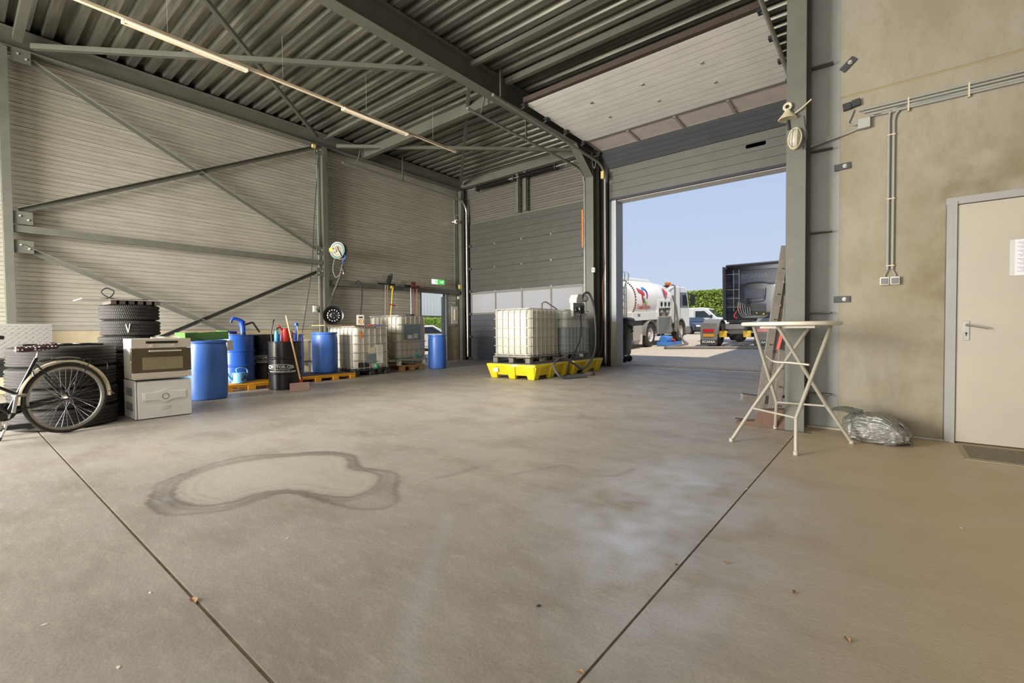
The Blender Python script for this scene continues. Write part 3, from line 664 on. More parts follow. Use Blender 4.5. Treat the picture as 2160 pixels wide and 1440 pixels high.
def cyp(da, z, R=R_): return (R*math.cos(a+da), R*math.sin(a+da), z)
g.tube([cyp(0, .15), cyp(.07, .045)], .006, 5); g.tube([cyp(.07, .045), cyp(.13, .155)], .005, 5)
obj('chalk_mark', g, mat('white_chalk', (225, 222, 212), .9), tops[5], label='white chalk V mark')
zt = 1.412
t = thing('shelf_board', 'thin white board lying on top of the tall tyre stack', 'board', (cx, cy+.02, zt))
obj('board', G().cb((0, 0, .052), (.62, 1.05, .008)), mat('white_laminate', (205, 200, 188), .5, 0, .2, 5), t)
for k in range(6): obj('slat', G().cb((-.02, -.22+.09*k, .024), (.5, .055, .044)), WOODG, t)
g = G(); g.tube(bez([(.1, -.42, .06), (.12, -.33, .08), (.1, -.28, .16), (.1, -.35, .2), (.1, -.4, .14), (.12, -.3, .07), (.1, -.1, .066), (.12, .06, .07)], 10), .007, 8)
obj('cable_loop', g, BLACK, label='black cable loop lying on the white board', cat='cable', loc=(cx+.05, cy+.1, zt))
TX, TY = -7.32, .84
tl = ['lowest large worn tyre in stack behind the bicycle wheel', 'second large worn tyre from the floor behind bicycle', 'third large worn tyre from the floor behind bicycle', 'topmost large worn tyre in stack behind the bicycle']
T1 = thing('large_tyre', tl[0], 'tyre', (TX, TY, 0), group='large tyres behind the bicycle'); tyre_parts(T1, .46, .225, .27, 4, TRT)
for k in range(1, 4): dup(T1, (TX+random.uniform(-.03, .03), TY+random.uniform(-.02, .02), .2265*k), k*1.1, tl[k])
t = thing('tyre_rack_lid', 'thin black frame with tools lying on the large tyre stack', 'frame', (TX-.08, TY-.02, .908))
g = G(); 
for a_, b_ in (((-.3, -.3, .01), (.25, -.3, .01)), ((.25, -.3, .01), (.25, .32, .01)), ((.25, .32, .01), (-.3, .32, .01)), ((-.3, .32, .01), (-.3, -.3, .01))): g.bar(a_, b_, .03, .02)
obj('frame', g, BLACKG, t); 
for k in range(3): obj('crossbar', G().bar((-.3, -.15+.15*k, .012), (.25, -.15+.15*k, .012), .02, .014), ZINC, t)

# ---- diamond plate
dm = mat('tread_plate_aluminium', (152, 150, 144), .4, .5); n = dm.node_tree.nodes; L = dm.node_tree.links
tcn = n.new('ShaderNodeTexCoord'); vo = n.new('ShaderNodeTexBrick'); mp = n.new('ShaderNodeMapping'); mp.inputs['Rotation'].default_value = (0, 0, .78); mp.inputs['Scale'].default_value = (20, 20, 20)
L.new(tcn.outputs['Generated'], mp.inputs[0])
def diamond(parent, w, h):
    g = G()
    st = .06
    for i in range(int(w/st)):
        for j in range(int(h/st)):
            for s_ in ((0, .7), (.5, -.7)):
                x, y = (i+.3+s_[0])*st-w/2, (j+.3+s_[0])*st; a = s_[1]+.1; c_, q = math.cos(a)*.02, math.sin(a)*.02
                if abs(x) > w/2-.02 or y > h-.02: continue
                g.add([(x-c_, y-q, .006), (x+q*.25, y-c_*.25, .0095), (x+c_, y+q, .006), (x-q*.25, y+c_*.25, .0095)], [(0, 1, 2, 3)])
    o = obj('raised_tread', g, GALV, parent, recalc=False); o['kind'] = 'stuff'
n.remove(vo); n.remove(mp); n.remove(tcn)
t = thing('tread_plate', 'silver diamond tread plate leaning against the left wall', 'plate', (-8.25, .53, .757), rot=(PI/2-.35, 0, PI/2-.12))
obj('sheet', G().cb((0, .22, 0), (.62, .44, .006)), dm, t); diamond(t, .62, .44)
t = thing('workshop_trestle', 'dark steel trestle holding tread plate, behind the bicycle', 'trestle', (-8.42, -.02, 0))
DK = mat('dark_greasy_steel', (48, 50, 50), .5, .2, .5, 8, rgb2=(80, 80, 76))
obj('top_plate', G().cb((.05, .1, .72), (.75, 1.0, .06)), DK, t, bevel=.006); obj('front_skirt', G().cb((.40, .15, .62), (.03, .8, .16)), DK, t, bevel=.004)
for x, y in ((-.25, -.3), (.36, -.3), (-.25, .14), (.36, .14)): obj('leg', G().cb((x, y, .345), (.06, .06, .69)), DK, t, bevel=.004)
obj('lower_shelf', G().cb((.05, -.08, .33), (.7, .56, .05)), DK, t, bevel=.004); obj('foot_bar', G().bar((.36, -.42, .04), (.36, .3, .04), .08, .06), DK, t, bevel=.004)
t = thing('motor', 'round rusty brown motor sitting on the trestle lower shelf', 'motor', (-8.12, -.05, .356)); obj('housing', G().lathe([(.09, -.12), (.115, -.1), (.12, 0), (.115, .1), (.09, .12)], (0, 0, .12), 'y', 20), mat('rusty_steel', (132, 92, 62), .8), t); obj('cooling_cap', G().lathe([(.08, .12), (.07, .15), (.03, .16)], (0, 0, .12), 'y', 16), DK, t)
t = thing('floor_jack', 'low black trolley jack bar with brown base under the bicycle', 'jack', (-7.0, .32, 0), rz=1.45)
obj('beam', G().bar((-.5, 0, .07), (.5, .03, .09), .05, .05), BLACKG, t, bevel=.006); obj('base_plate', G().cb((-.35, 0, .015), (.34, .16, .03)), MC['rusty_steel'], t, bevel=.004)
for x in (-.4, .4): obj('wheel', G().lathe([(.03, -.03), (.034, -.028), (.034, .028), (.03, .03)], (x, 0, .034), 'y', 16), ZINC, t)

# ---- bicycle (local: x forward, origin under the rear hub)
bk = thing('bicycle', 'black city bicycle with spotted saddle and cream mudguard', 'bicycle', (-6.72, .78, 0), rz=math.radians(-70))
BKP = mat('black_bicycle_paint', (20, 20, 24), .25, 0, 0, coat=.3); CREAM = mat('cream_mudguard', (214, 200, 164), .4, 0, .2, 6)
RW = .365
def wheel(x):
    ty = obj('tyre', G().tube([(x+(RW-.021)*math.cos(a), 0, RW+(RW-.021)*math.sin(a)) for a in [2*PI*i/64 for i in range(64)]], .021, 10, closed=True), mat('bicycle_tyre', (40, 38, 36), .7), bk)
    g = G(); rr_ = RW-.052; g.lathe([(rr_-.006, -.012), (rr_+.014, -.014), (rr_+.016, 0), (rr_+.014, .014), (rr_-.006, .012), (rr_-.008, 0)], (x, 0, RW), 'y', 64, close=True)
    obj('rim', g, ALU, bk); obj('reflective_band', G().lathe([(rr_+.0165, -.0155), (rr_+.0235, -.0155), (rr_+.0235, .0155), (rr_+.0165, .0155)], (x, 0, RW), 'y', 64, close=True), CREAM, bk)
    obj('hub', G().lathe([(.008, -.07), (.02, -.055), (.034, -.034), (.034, -.028), (.026, -.02), (.026, .02), (.034, .028), (.034, .034), (.02, .055), (.008, .07)], (x, 0, RW), 'y', 20), mat('dirty_hub', (120, 112, 100), .4, .7), bk)
    sp = [None, None]
    for k in range(36):
        a = 2*PI*k/36; sd = 1 if k % 2 else -1; b_ = a+(.9 if (k//2) % 2 else -.9); p0 = (.031*math.cos(b_-a), sd*.031, .031*math.sin(b_-a)); p1 = (rr_, 0, 0)
        key = (sd, (k//2) % 2)
        if not hasattr(wheel, 'm'): wheel.m = {}
        if key not in wheel.m:
            o = obj('spoke', G().cyl(p0, p1, .0013, 5), CHROME, bk); wheel.m[key] = o
        else: o = inst('spoke', wheel.m[key], bk)
        o.location = (x, 0, RW); o.rotation_euler = (0, -a, 0)
wheel(0); wheel(1.12)
def guard(x, a0, a1, r):
    g = G(); S = []
    for i in range(33):
        a = a0+(a1-a0)*i/32; c_ = Vector((math.cos(a), 0, math.sin(a)))
        S.append([Vector((x, 0, RW))+c_*(r+q)+Vector((0, w, 0)) for w, q in ((-.028, -.012), (-.02, .006), (0, .012), (.02, .006), (.028, -.012), (.02, .003), (0, .009), (-.02, .003))])
    return g.loft(S)
mg = obj('mudguard', guard(0, -.05, PI*1.02, RW+.028), CREAM, bk, smooth=60); obj('mudguard', guard(1.12, .5, PI*1.1, RW+.028), CREAM, bk, smooth=60)
obj('mud_flap', G().bar((-RW-.025, 0, RW+.03), (-RW-.06, 0, RW-.01), .05, .006), GREYP, mg)
g = G(); BB = (.46, 0, .29); ST = (.235, 0, .80); HT = (.93, 0, .90); HB = (.98, 0, .70)
for a_, b_, r_ in ((BB, ST, .017), (HT, HB, .02), (BB, (.965, 0, .76), .018), ((.38, 0, .45), (.95, 0, .82), .014), ((0, .06, RW), (.43, .03, .3), .009), ((0, -.06, RW), (.43, -.03, .3), .009), ((0, .06, RW), (.25, .025, .74), .008), ((0, -.06, RW), (.25, -.025, .74), .008), (HB, (1.0, .05, .66), .012), ((1.0, .06, .68), (1.12, .06, RW), .012), ((1.0, -.06, .68), (1.12, -.06, RW), .012), ((1.0, .06, .68), (1.0, -.06, .68), .014), ((.43, -.03, .3), (.43, .03, .3), .03)): g.cyl(a_, b_, r_, 12)
obj('frame', g, BKP, bk)
obj('chain_case', G().loft([[Vector((x, yy-.06, RW-.07*(x/.5)+s_*h)) for x, h, s_ in ((-.02, .03, 1), (.3, .035, 1), (.5, .085, 1), (.57, 0, 1), (.5, .085, -1), (.3, .04, -1), (-.02, .03, -1))] for yy in (-.02, .012)]), BKP, bk, smooth=40)
# saddle with polka dot cover
sd = G(); S = []
for i in range(13):
    t_ = i/12; x = .24-(-.0)+(.50-.24)*0; x = .09+.30*t_; w = .088*(1-t_)**.8+.022; h = .045*(1-.35*t_); z = .90+.012*math.cos(t_*PI*1.2)
    if i == 0: w *= .7
    S.append([Vector((x, w*math.cos(a), z+h*math.sin(a)*(1 if math.sin(a) > 0 else .8))) for a in [2*PI*k/16 for k in range(16)]])
pk = mat('polka_dot_cover', (58, 24, 30), .55); n = pk.node_tree.nodes; L = pk.node_tree.links
tcn = n.new('ShaderNodeTexCoord'); vo = n.new('ShaderNodeTexVoronoi'); vo.inputs['Scale'].default_value = 34; vo.inputs['Randomness'].default_value = .25; L.new(tcn.outputs['Object'], vo.inputs['Vector'])
lt = n.new('ShaderNodeMath'); lt.operation = 'LESS_THAN'; lt.inputs[1].default_value = .3; L.new(vo.outputs['Distance'], lt.inputs[0])
mx = n.new('ShaderNodeMix'); mx.data_type = 'RGBA'; mx.inputs[6].default_value = (*lin((50, 20, 28)), 1); mx.inputs[7].default_value = (*lin((228, 222, 214)), 1); L.new(lt.outputs[0], mx.inputs[0]); L.new(mx.outputs[2], n['Principled BSDF'].inputs['Base Color'])
obj('saddle', sd.loft(S), pk, bk, smooth=70, label='dark red saddle cover with white dots')
obj('seat_post', G().cyl((.238, 0, .78), (.205, 0, .89), .013, 12), CHROME, bk)
g = G()
for y in (-.05, .05): g.tube([(.22, y*.6, .76), (.16, y, .775), (-.26, y, .765), (-.31, y, .745)], .006, 8)
for x in (.1, -.05, -.2): g.cyl((x, -.05, .77), (x, .05, .77), .005, 8)
g.cyl((-.2, .055, .765), (0, .06, RW), .005, 6); g.cyl((-.2, -.055, .765), (0, -.06, RW), .005, 6); g.tube([(-.31, 0, .745), (-.38, 0, .70), (-.385, 0, .63)], .006, 8)
obj('rear_rack', g, BLACKG, bk); obj('rack_clip', G().tube([(.1, -.03, .79), (.0, -.03, .80), (-.12, -.02, .78), (-.12, .02, .78), (.0, .03, .80), (.1, .03, .79)], .004, 6), CHROME, bk)
ls = obj('ring_lock', G().tube([(.28+.0*a, .045*math.cos(a), .62+.05*math.sin(a)) for a in [PI*i/8 for i in range(9)]], .008, 8), BLKPL, bk)
g = G(); g.lathe([(.085, -.004), (.09, 0), (.085, .004)], (BB[0], -.055, BB[2]), 'y', 24); obj('chainring', g, BLACKG, bk)
for s_, y in ((1, -.09), (-1, .09)):
    cr = obj('crank', G().bar((BB[0], y, BB[2]), (BB[0]+.03*s_, y, BB[2]-.165*s_), .016, .028), CHROME, bk, bevel=.003)
    obj('pedal', G().cb((BB[0]+.03*s_, y*1.55, BB[2]-.165*s_), (.09, .085, .022)), GREYP, bk, bevel=.004)
g = G(); g.tube([(.43, -.04, .27), (.44, -.12, .10), (.46, -.16, .01)], .012, 8); obj('kickstand', g, CHROME, bk); obj('kickstand_foot', G().cyl((.455, -.15, .04), (.462, -.165, .006), .016, 8), BLKPL, bk)
g = G(); g.tube(bez([(.93, 0, .95), (.95, 0, 1.04), (.93, -.12, 1.08), (.84, -.25, 1.06), (.66, -.30, 1.02)], 6), .011, 8); g.tube(bez([(.95, 0, 1.04), (.93, .12, 1.08), (.84, .25, 1.06), (.66, .30, 1.02)], 6), .011, 8); g.cyl(HT, (.93, 0, 1.0), .013, 10)
obj('handlebar', g, CHROME, bk)
for s_ in (-1, 1): obj('grip', G().tube([(.74, .28*s_, 1.035), (.60, .31*s_, 1.01)], .017, 10), BLACK, bk)
obj('brake_lever', G().tube([(.84, -.26, 1.05), (.78, -.27, 1.0), (.70, -.29, .985)], .005, 6), CHROME, bk)

# ---- ovens
SS = mat('brushed_stainless', (212, 202, 186), .32, .35, .2, 6, stretch=(1, 1, 20)); ZP = mat('zinc_oven_casing', (218, 218, 212), .4, .15, .2, 5)
ov = thing('lower_oven', 'silver oven casing on the floor with vented back outwards', 'oven', (-6.915, 1.40, 0), rz=PI/2)   # local x -> world +Y, local y -> world -X
obj('body', G().box(.0, .56, .02, .52, .015, .46), ZP, ov, bevel=.004); obj('side_flange', G().box(-.012, .0, -.0, .54, .01, .47), ZP, ov, bevel=.003)
bp_ = obj('back_panel', G().box(.012, .56, 0, .02, .01, .455), ZP, ov, bevel=.004)
g = G(); pts = []
for i in range(25):
    u = i/24; x = .06+.45*u; b_ = .055+.04*math.exp(-((x-.285)/.055)**2)
    pts.append((x, b_))
poly = [(x, .27+b_) for x, b_ in pts]+[(x, .27-b_*.9) for x, b_ in reversed(pts)]
g.py(poly, -.008, .004); inner = [(.285+(x-.285)*.94, .27+(z-.27)*.86) for x, z in poly]; g.py(inner, -.016, .0)
obj('pressed_duct', g, ZP, ov, bevel=.003)
g = G()
for i in range(14):
    a = 2*PI*i/14; g.cb((.285+.034*math.cos(a), -.0175, .265+.034*math.sin(a)), (.010, .003, .007))
obj('vent_holes', g, BLACK, ov)
for z in (.148, .132, .116): obj('vent_louver', G().cb((.285, -.004, z), (.1, .008, .008)), ZP, ov, bevel=.002)
for z in (.33, .15): obj('pressed_recess', G().cb((-.014, .27, z), (.006, .3, .1)), mat('recess_zinc', (122, 124, 124), .4, .5), ov, bevel=.003)
uo = thing('built_in_oven', 'stainless built-in oven with dark glass on the lower casing', 'oven', (-6.915, 1.36, .475), rz=PI/2)
obj('body', G().box(.03, .57, .03, .52, .005, .50), ZP, uo, bevel=.003); obj('control_panel', G().box(0, .60, -.02, .03, .385, .50), SS, uo, bevel=.004)
obj('display', G().cb((.30, -.022, .455), (.32, .004, .028)), BLACKG, uo); obj('side_vent_plate', G().box(.0, .012, .03, .20, .3, .5), ZP, uo)
dg_ = obj('door_glass', G().box(.0, .60, -.02, .028, .095, .38), mat('bronze_oven_glass', (84, 72, 54), .12, 0, .1, 3, spec=.8), uo, bevel=.004)
obj('window', G().box(.10, .51, -.0225, -.018, .125, .275), mat('oven_window_glass', (132, 122, 96), .15, 0, .1, 3, spec=.8), dg_)
obj('handle', G().bar((.16, -.055, .35), (.49, -.055, .35), .018, .018).cb((.18, -.035, .35), (.015, .035, .012)).cb((.47, -.035, .35), (.015, .035, .012)), SS, dg_, bevel=.003)
obj('bottom_trim', G().box(0, .60, -.02, .03, .02, .09), SS, uo, bevel=.003)
for x in (.2, .42): obj('knob', G().cyl((x, -.02, .415), (x, -.035, .415), .014, 14), SS, uo)
g = G(); g.tube(bez([(.2, .02, .512), (.26, .08, .515), (.33, .02, .514), (.42, .06, .514), (.5, .03, .512), (.42, .12, .514)], 8), .008, 6)
obj('flat_cable', g, WHITEP, label='white cable lying on top of the glass oven', cat='cable', loc=(-6.915, 1.36, .475), rot=(0, 0, PI/2))

# ---- drums
def plastic_drum(name, label, loc, R=.29, H_=.92, group='blue plastic drums'):
    t = thing(name, label, 'drum', loc, group=group)
    P = [(R*.86, 0), (R*.93, .012), (R*.975, .06), (R*.995, .2), (R, H_*.5), (R*.99, H_-.16), (R*.95, H_-.06), (R*.93, H_-.045), (R*1.0, H_-.035), (R*1.01, H_-.008), (R*.99, H_), (R*.955, H_), (R*.94, H_-.018), (.0001, H_-.018)]
    obj('body', G().lathe(P, n=48), BLUEP, t, smooth=40)
    for s_ in (-1, 1): obj('bung', G().lathe([(.035, 0), (.035, .016), (.03, .02), (.0001, .02)], (s_*R*.62, 0, H_-.02), n=16), WHITEP, t)
    return t
plastic_drum('plastic_drum', 'blue plastic drum on the floor under the green crate', (-8.36, 2.58, 0))
plastic_drum('plastic_drum', 'blue plastic drum standing alone on yellow pallet', (-9.86, 5.38, .128), .275, .90)
plastic_drum('plastic_drum', 'blue plastic drum beside the doorway, right of the tanks', (-9.72, 8.60, 0), .25, .93)
plastic_drum('plastic_drum', 'blue plastic drum mostly hidden behind the front black drum', (-10.65, 4.98, 0), .28, .99)
def steel_drum(label, loc, m, R=.285, H_=.87, rot=0):
    t = thing('steel_drum', label, 'drum', loc, rz=rot)
    P = [(R*.97, 0), (R*1.01, .004), (R*1.01, .014), (R*.985, .02), (R*.985, H_*.31)]
    for c_ in (H_*.345, H_*.655): P += [(R*.985, c_-.022), (R*1.03, c_-.007), (R*1.03, c_+.007), (R*.985, c_+.022)]
    P += [(R*.985, H_-.02), (R*1.01, H_-.014), (R*1.01, H_-.003), (R*.985, H_), (R*.965, H_-.004), (R*.96, H_-.018), (.0001, H_-.018)]
    obj('body', G().lathe(P, n=56), m, t, smooth=30)
    obj('bung', G().lathe([(.035, 0), (.035, .014), (.0001, .016)], (R*.6, 0, H_-.018), n=16), ZINC, t)
    return t
BLUES = mat('blue_drum_enamel', (32, 78, 158), .3, 0, .2, 3, rgb2=(50, 96, 168))
PZ = .128
steel_drum('blue steel drum carrying a blue hand pump', (-9.50, 3.44, PZ), BLUES, R=.292)
dA = steel_drum('rear black steel drum on pallet beside blue steel drum', (-9.68, 4.01, PZ), BLACKG)
dB = steel_drum('front black steel drum on the floor behind the squeegee', (-8.62, 3.93, 0), BLACKG)
WT = mat('white_print', (222, 220, 212), .5)
def oil_text(t, a0, zoff=0):
    R = .285*.985
    cyl_text('MOTOR-OIL', .075, WT, t, R, a0, .415, sx=1.0, bold=.0006); cyl_text('www.bomotoroil.com', .058, WT, t, R, a0, .335, sx=.92, bold=.0008)
    g = G(); 
    def ell(k, rx, ry): return [((R+.003)*math.cos(a0+u/R), (R+.003)*math.sin(a0+u/R), .415+v) for u, v in [(-.03+rx*math.cos(2*PI*i/40)*1., ry*math.sin(2*PI*i/40)) for i in range(40)]]
    g.tube(ell(0, .235, .048), .004, 5, closed=True); g.tube([((R+.003)*math.cos(a0+u/R), (R+.003)*math.sin(a0+u/R), .415+v) for u, v in [(-.235+.032*math.cos(2*PI*i/20), .032*math.sin(2*PI*i/20)) for i in range(20)]], .006, 5, closed=True)
    obj('emblem', g, WT, t)
oil_text(dB, math.radians(-38)); oil_text(dA, math.radians(-26))

# ---- spill pallets (low)
def low_pallet(label, x0, x1, y0, y1, deck):
    t = thing('spill_pallet', label, 'pallet', (x1, y0, 0)); w = x1-x0; l = y1-y0; h = .12
    obj('deck', G().box(-w, 0, 0, l, h-.028, h), ORY, t, bevel=.006)
    obj('grating', G().box(-w+.04, -.04, .04, l-.04, h, h+.008), deck, t)
    n_ = 3 if l > 1 else 2; fw_ = .14
    xs = [i*(l-fw_)/n_ for i in range(n_+1)]
    for k, y in enumerate(xs):
        for x in (-w, -w/2-.07, -.14): obj('foot', G().box(x, x+.14, y, y+fw_, 0, h-.028), ORY, t, bevel=.006)
    for k in range(n_): obj('side_beam', G().box(-.02, -.006, xs[k]+fw_, xs[k+1], .06, h-.028), ORY, t, bevel=.004)
    return t
DECKB = mat('black_rubber_deck', (52, 52, 52), .7, 0, .4, 12)
low_pallet('yellow spill pallet under the blue steel drum and watering can', -9.95, -8.93, 3.02, 4.30, ORY)
low_pallet('yellow spill pallet with black deck under lone blue drum', -10.25, -9.24, 4.42, 5.76, DECKB)

# ---- things standing on drums
gc = thing('folding_crate', 'green plastic crate tilted on top of the blue drum', 'crate', (-8.38, 2.54, .924), rz=math.radians(96), rot=(.0, math.radians(-2.5), math.radians(94)))
GRN = mat('green_crate_plastic', (76, 122, 56), .45, 0, .2, 6); GRN2 = mat('light_green_crate', (100, 148, 80), .45, 0, .2, 6)
W_, D_, H2 = .60, .40, .125
obj('base', G().box(-W_/2, W_/2, -D_/2, D_/2, 0, .012), GRN, gc)
for y in (-D_/2, D_/2-.012):
    o = obj('long_side', G().box(-W_/2, W_/2, y, y+.012, .012, H2), GRN2, gc, bevel=.003)
    for z in (.04, .075, H2-.006): obj('rib', G().box(-W_/2+.03, W_/2, y-.005, y+.017, z-.003, z+.003), GRN2, o)
for x in (-W_/2, W_/2-.012): obj('short_side', G().box(x, x+.012, -D_/2, D_/2, .012, H2+.01), GRN, gc, bevel=.003)
obj('cardboard_piece', G().cb((.12, 0, .118), (.26, .2, .01)), mat('cardboard', (196, 150, 104), .9), label='brown cardboard piece lying in the green crate', cat='cardboard', loc=gc.location, rot=gc.rotation_euler)
obj('cardboard_rag', G().loft([[Vector((x, y, z)) for x, z in ((0, 0), (.004, 0), (.004, -.16), (0, -.16))] for y in (0, .14)]), mat('white_paper_rag', (214, 212, 204), .8), label='white paper sheet hanging between blue drum and crate', cat='paper', loc=(-8.16, 2.81, .915), rot=(0, 0, .6))
b = thing('adhesive_bucket', 'low dark blue bucket lid on the blue steel drum', 'bucket', (-9.52, 3.30, PZ+.858))
obj('tub', G().lathe([(.135, 0), (.14, .05), (.15, .055), (.15, .075), (.14, .08), (.0001, .08)], n=32), mat('dark_blue_plastic', (28, 50, 128), .4), b); obj('white_ring', G().tube([(.152*math.cos(2*PI*i/32), .152*math.sin(2*PI*i/32), .02) for i in range(32)], .006, 6, closed=True), WHITEP, b)
cyl_text('AD', .07, WT, b, .137, math.radians(-30), .04, bold=.002)
p_ = thing('hand_pump', 'blue hand pump with black lever on the blue drum', 'pump', (-9.38, 3.50, PZ+.853))
BP = mat('blue_pump_plastic', (30, 74, 178), .4)
obj('pump_body', G().tube([(0, 0, .02), (0, 0, .16), (-.0, -.02, .25)], .044, 14, r1=.05), BP, p_, smooth=50); obj('pump_head', G().loft([[Vector((c_[0]+s_*math.cos(a), c_[1]+s_*math.sin(a)*0+0, c_[2]+s_*math.sin(a))) for a in [2*PI*i/12 for i in range(12)]] for c_, s_ in (((0, 0, .26), .001), ((0, 0, .26), .001))]).tube(bez([(0, .03, .24), (0, -.05, .29), (0, -.15, .32), (0, -.19, .27)], 5), .035, 12, r1=.022), BP, p_, smooth=50)
obj('spout_tip', G().cyl((0, -.19, .285), (0, -.195, .235), .02, 12), BLKPL, p_); obj('collar', G().cyl((0, 0, 0), (0, 0, .05), .052, 16), BLKPL, p_)
obj('lever', G().bar((0, .03, .20), (0, .18, .25), .02, .035).bar((0, .18, .25), (0, .30, .06), .02, .03), BLKPL, p_, bevel=.004)
zB = .853
s = thing('spray_bottle', 'small light blue pump bottle on the front black drum', 'bottle', (-8.58, 3.765, zB))
LB = mat('light_blue_plastic', (70, 150, 200), .35); obj('bottle', G().lathe([(.036, 0), (.04, .01), (.04, .14), (.03, .16), (.034, .19), (.02, .215), (.0001, .215)], n=20), LB, s); obj('trigger_head', G().tube([(0, 0, .2), (0, 0, .25), (0, .05, .27)], .014, 8), BLKPL, s)
s = thing('suction_gun', 'slim black lever tool standing behind the light blue bottle', 'tool', (-8.72, 3.74, zB)); obj('tube', G().tube([(0, 0, 0), (0, -.01, .2), (0, .03, .36)], .012, 8), BLKPL, s); obj('lever', G().bar((0, .03, .36), (.0, .045, .42), .012, .02), BLKPL, s)
s = thing('oil_jug', 'red plastic oil measuring jug with spout on black drum', 'jug', (-8.60, 3.93, zB))
obj('jug', G().lathe([(.075, 0), (.078, .01), (.072, .14), (.055, .21), (.05, .25), (.052, .255), (.0001, .25)], n=24), RED, s); obj('handle', G().tube(bez([(.0, .06, .2), (0, .125, .19), (0, .13, .08), (0, .07, .05)], 6), .01, 8), RED, s); obj('spout', G().tube(bez([(0, -.04, .2), (0, -.08, .26), (0, -.13, .32)], 5), .02, 8, r1=.012), RED, s)
s = thing('white_jug', 'white plastic jug beside the red jug on black drum', 'jug', (-8.72, 4.06, zB))
obj('jug', G().lathe([(.07, 0), (.078, .02), (.078, .12), (.06, .17), (.03, .19), (.03, .215), (.0001, .215)], n=24), WHITEP, s); obj('handle', G().tube(bez([(0, .07, .16), (0, .12, .14), (0, .12, .07), (0, .075, .05)], 6), .009, 8), BP, s)
s = thing('battery_filler', 'upright blue and yellow hand pump at right on black drum', 'pump', (-8.56, 4.12, zB)); obj('tube', G().cb((0, 0, .15), (.04, .035, .3)), BP, s, bevel=.01); obj('cap', G().lathe([(.03, 0), (.036, .02), (.03, .06), (.0001, .075)], (0, 0, .29), n=16), BP, s); obj('yellow_hose', G().tube(bez([(.03, 0, .3), (.035, .01, .15), (.03, .0, .02)], 6), .008, 8), YEL, s)
# watering can
WC = mat('pale_blue_plastic', (112, 170, 206), .4)
w = thing('watering_can', 'light blue watering can with flower print on yellow pallet', 'watering can', (-9.06, 3.30, PZ), rz=PI/2+.1)   # local x -> +Y
obj('body', G().lathe([(.10, 0), (.115, .01), (.112, .16), (.105, .19), (.0001, .195)], n=28), WC, w, smooth=50)
obj('handle', G().tube(bez([(-.02, 0, .19), (-.04, 0, .25), (.05, 0, .275), (.14, 0, .24), (.15, 0, .16), (.11, 0, .1)], 6), .014, 10), WC, w)
obj('spout', G().tube(bez([(-.09, 0, .05), (-.15, 0, .10), (-.20, 0, .20)], 6), .028, 10, r1=.016), WC, w)
g = G()
for (u, v, q) in ((.03, .10, .017), (.06, .125, .013), (.0, .075, .013), (.065, .085, .014), (.02, .05, .011)):
    for k in range(6):
        a = k*PI/3; uu_ = u+q*math.cos(a); vv = v+q*math.sin(a)
        an = -PI/2+uu_/.114; g.sph((.114*math.cos(an), .114*math.sin(an), vv), .008, 6, (1, 1, 1))
obj('flower_print', g, mat('dark_print', (44, 52, 66), .6), w)
# squeegee
q = thing('floor_squeegee', 'wooden-handled floor scraper with wide pinkish blade leaning on drum', 'squeegee', (0, 0, 0))
obj('handle', G().cyl((-8.055, 3.935, .16), (-8.27, 3.80, 1.33), .014, 10), mat('light_handle_wood', (216, 176, 130), .6), q)
obj('socket', G().cyl((-8.03, 3.95, .02), (-8.06, 3.932, .2), .02, 10), RED, q)
obj('blade', G().bar((-8.03, 3.73, .075), (-8.0, 4.06, .075), .02, .15), mat('dusty_pink_rubber', (190, 150, 138), .8, 0, .7, 10, rgb2=(150, 142, 134)), q, bevel=.004)

# ---- intermediate bulk containers
BOT = mat('white_tank_plastic', (200, 193, 176), .42, 0, .25, 3, rgb2=(180, 172, 154)); BOTB = mat('bluish_tank_plastic', (206, 212, 214), .4, 0, .15, 3)
def liquid_bottle():
    m = bpy.data.materials.new('tank_plastic_part_filled'); m.use_nodes = True; n = m.node_tree.nodes; L = m.node_tree.links; b = n['Principled BSDF']
    t = n.new('ShaderNodeTexCoord'); s_ = n.new('ShaderNodeSeparateXYZ'); L.new(t.outputs['Object'], s_.inputs[0]); r = n.new('ShaderNodeMapRange'); r.inputs[1].default_value = .755; r.inputs[2].default_value = .765; L.new(s_.outputs['Z'], r.inputs[0])
    mx = n.new('ShaderNodeMix'); mx.data_type = 'RGBA'; L.new(r.outputs[0], mx.inputs[0]); mx.inputs[6].default_value = (*lin((158, 172, 176)), 1); mx.inputs[7].default_value = (*lin((214, 216, 212)), 1); L.new(mx.outputs[2], b.inputs['Base Color']); b.inputs['Roughness'].default_value = .35; return m
def wood_pallet(t, w, d, h, mt, name='pallet', z0=0):
    P = thing_part(name, t, (0, 0, z0))
    bh = h*.55
    for y in (-d/2, -.05, d/2-.1):
        obj('bottom_board', G().box(-w/2, w/2, y, y+.1, 0, h*.14), mt, P, bevel=.003) if t else None
    return P
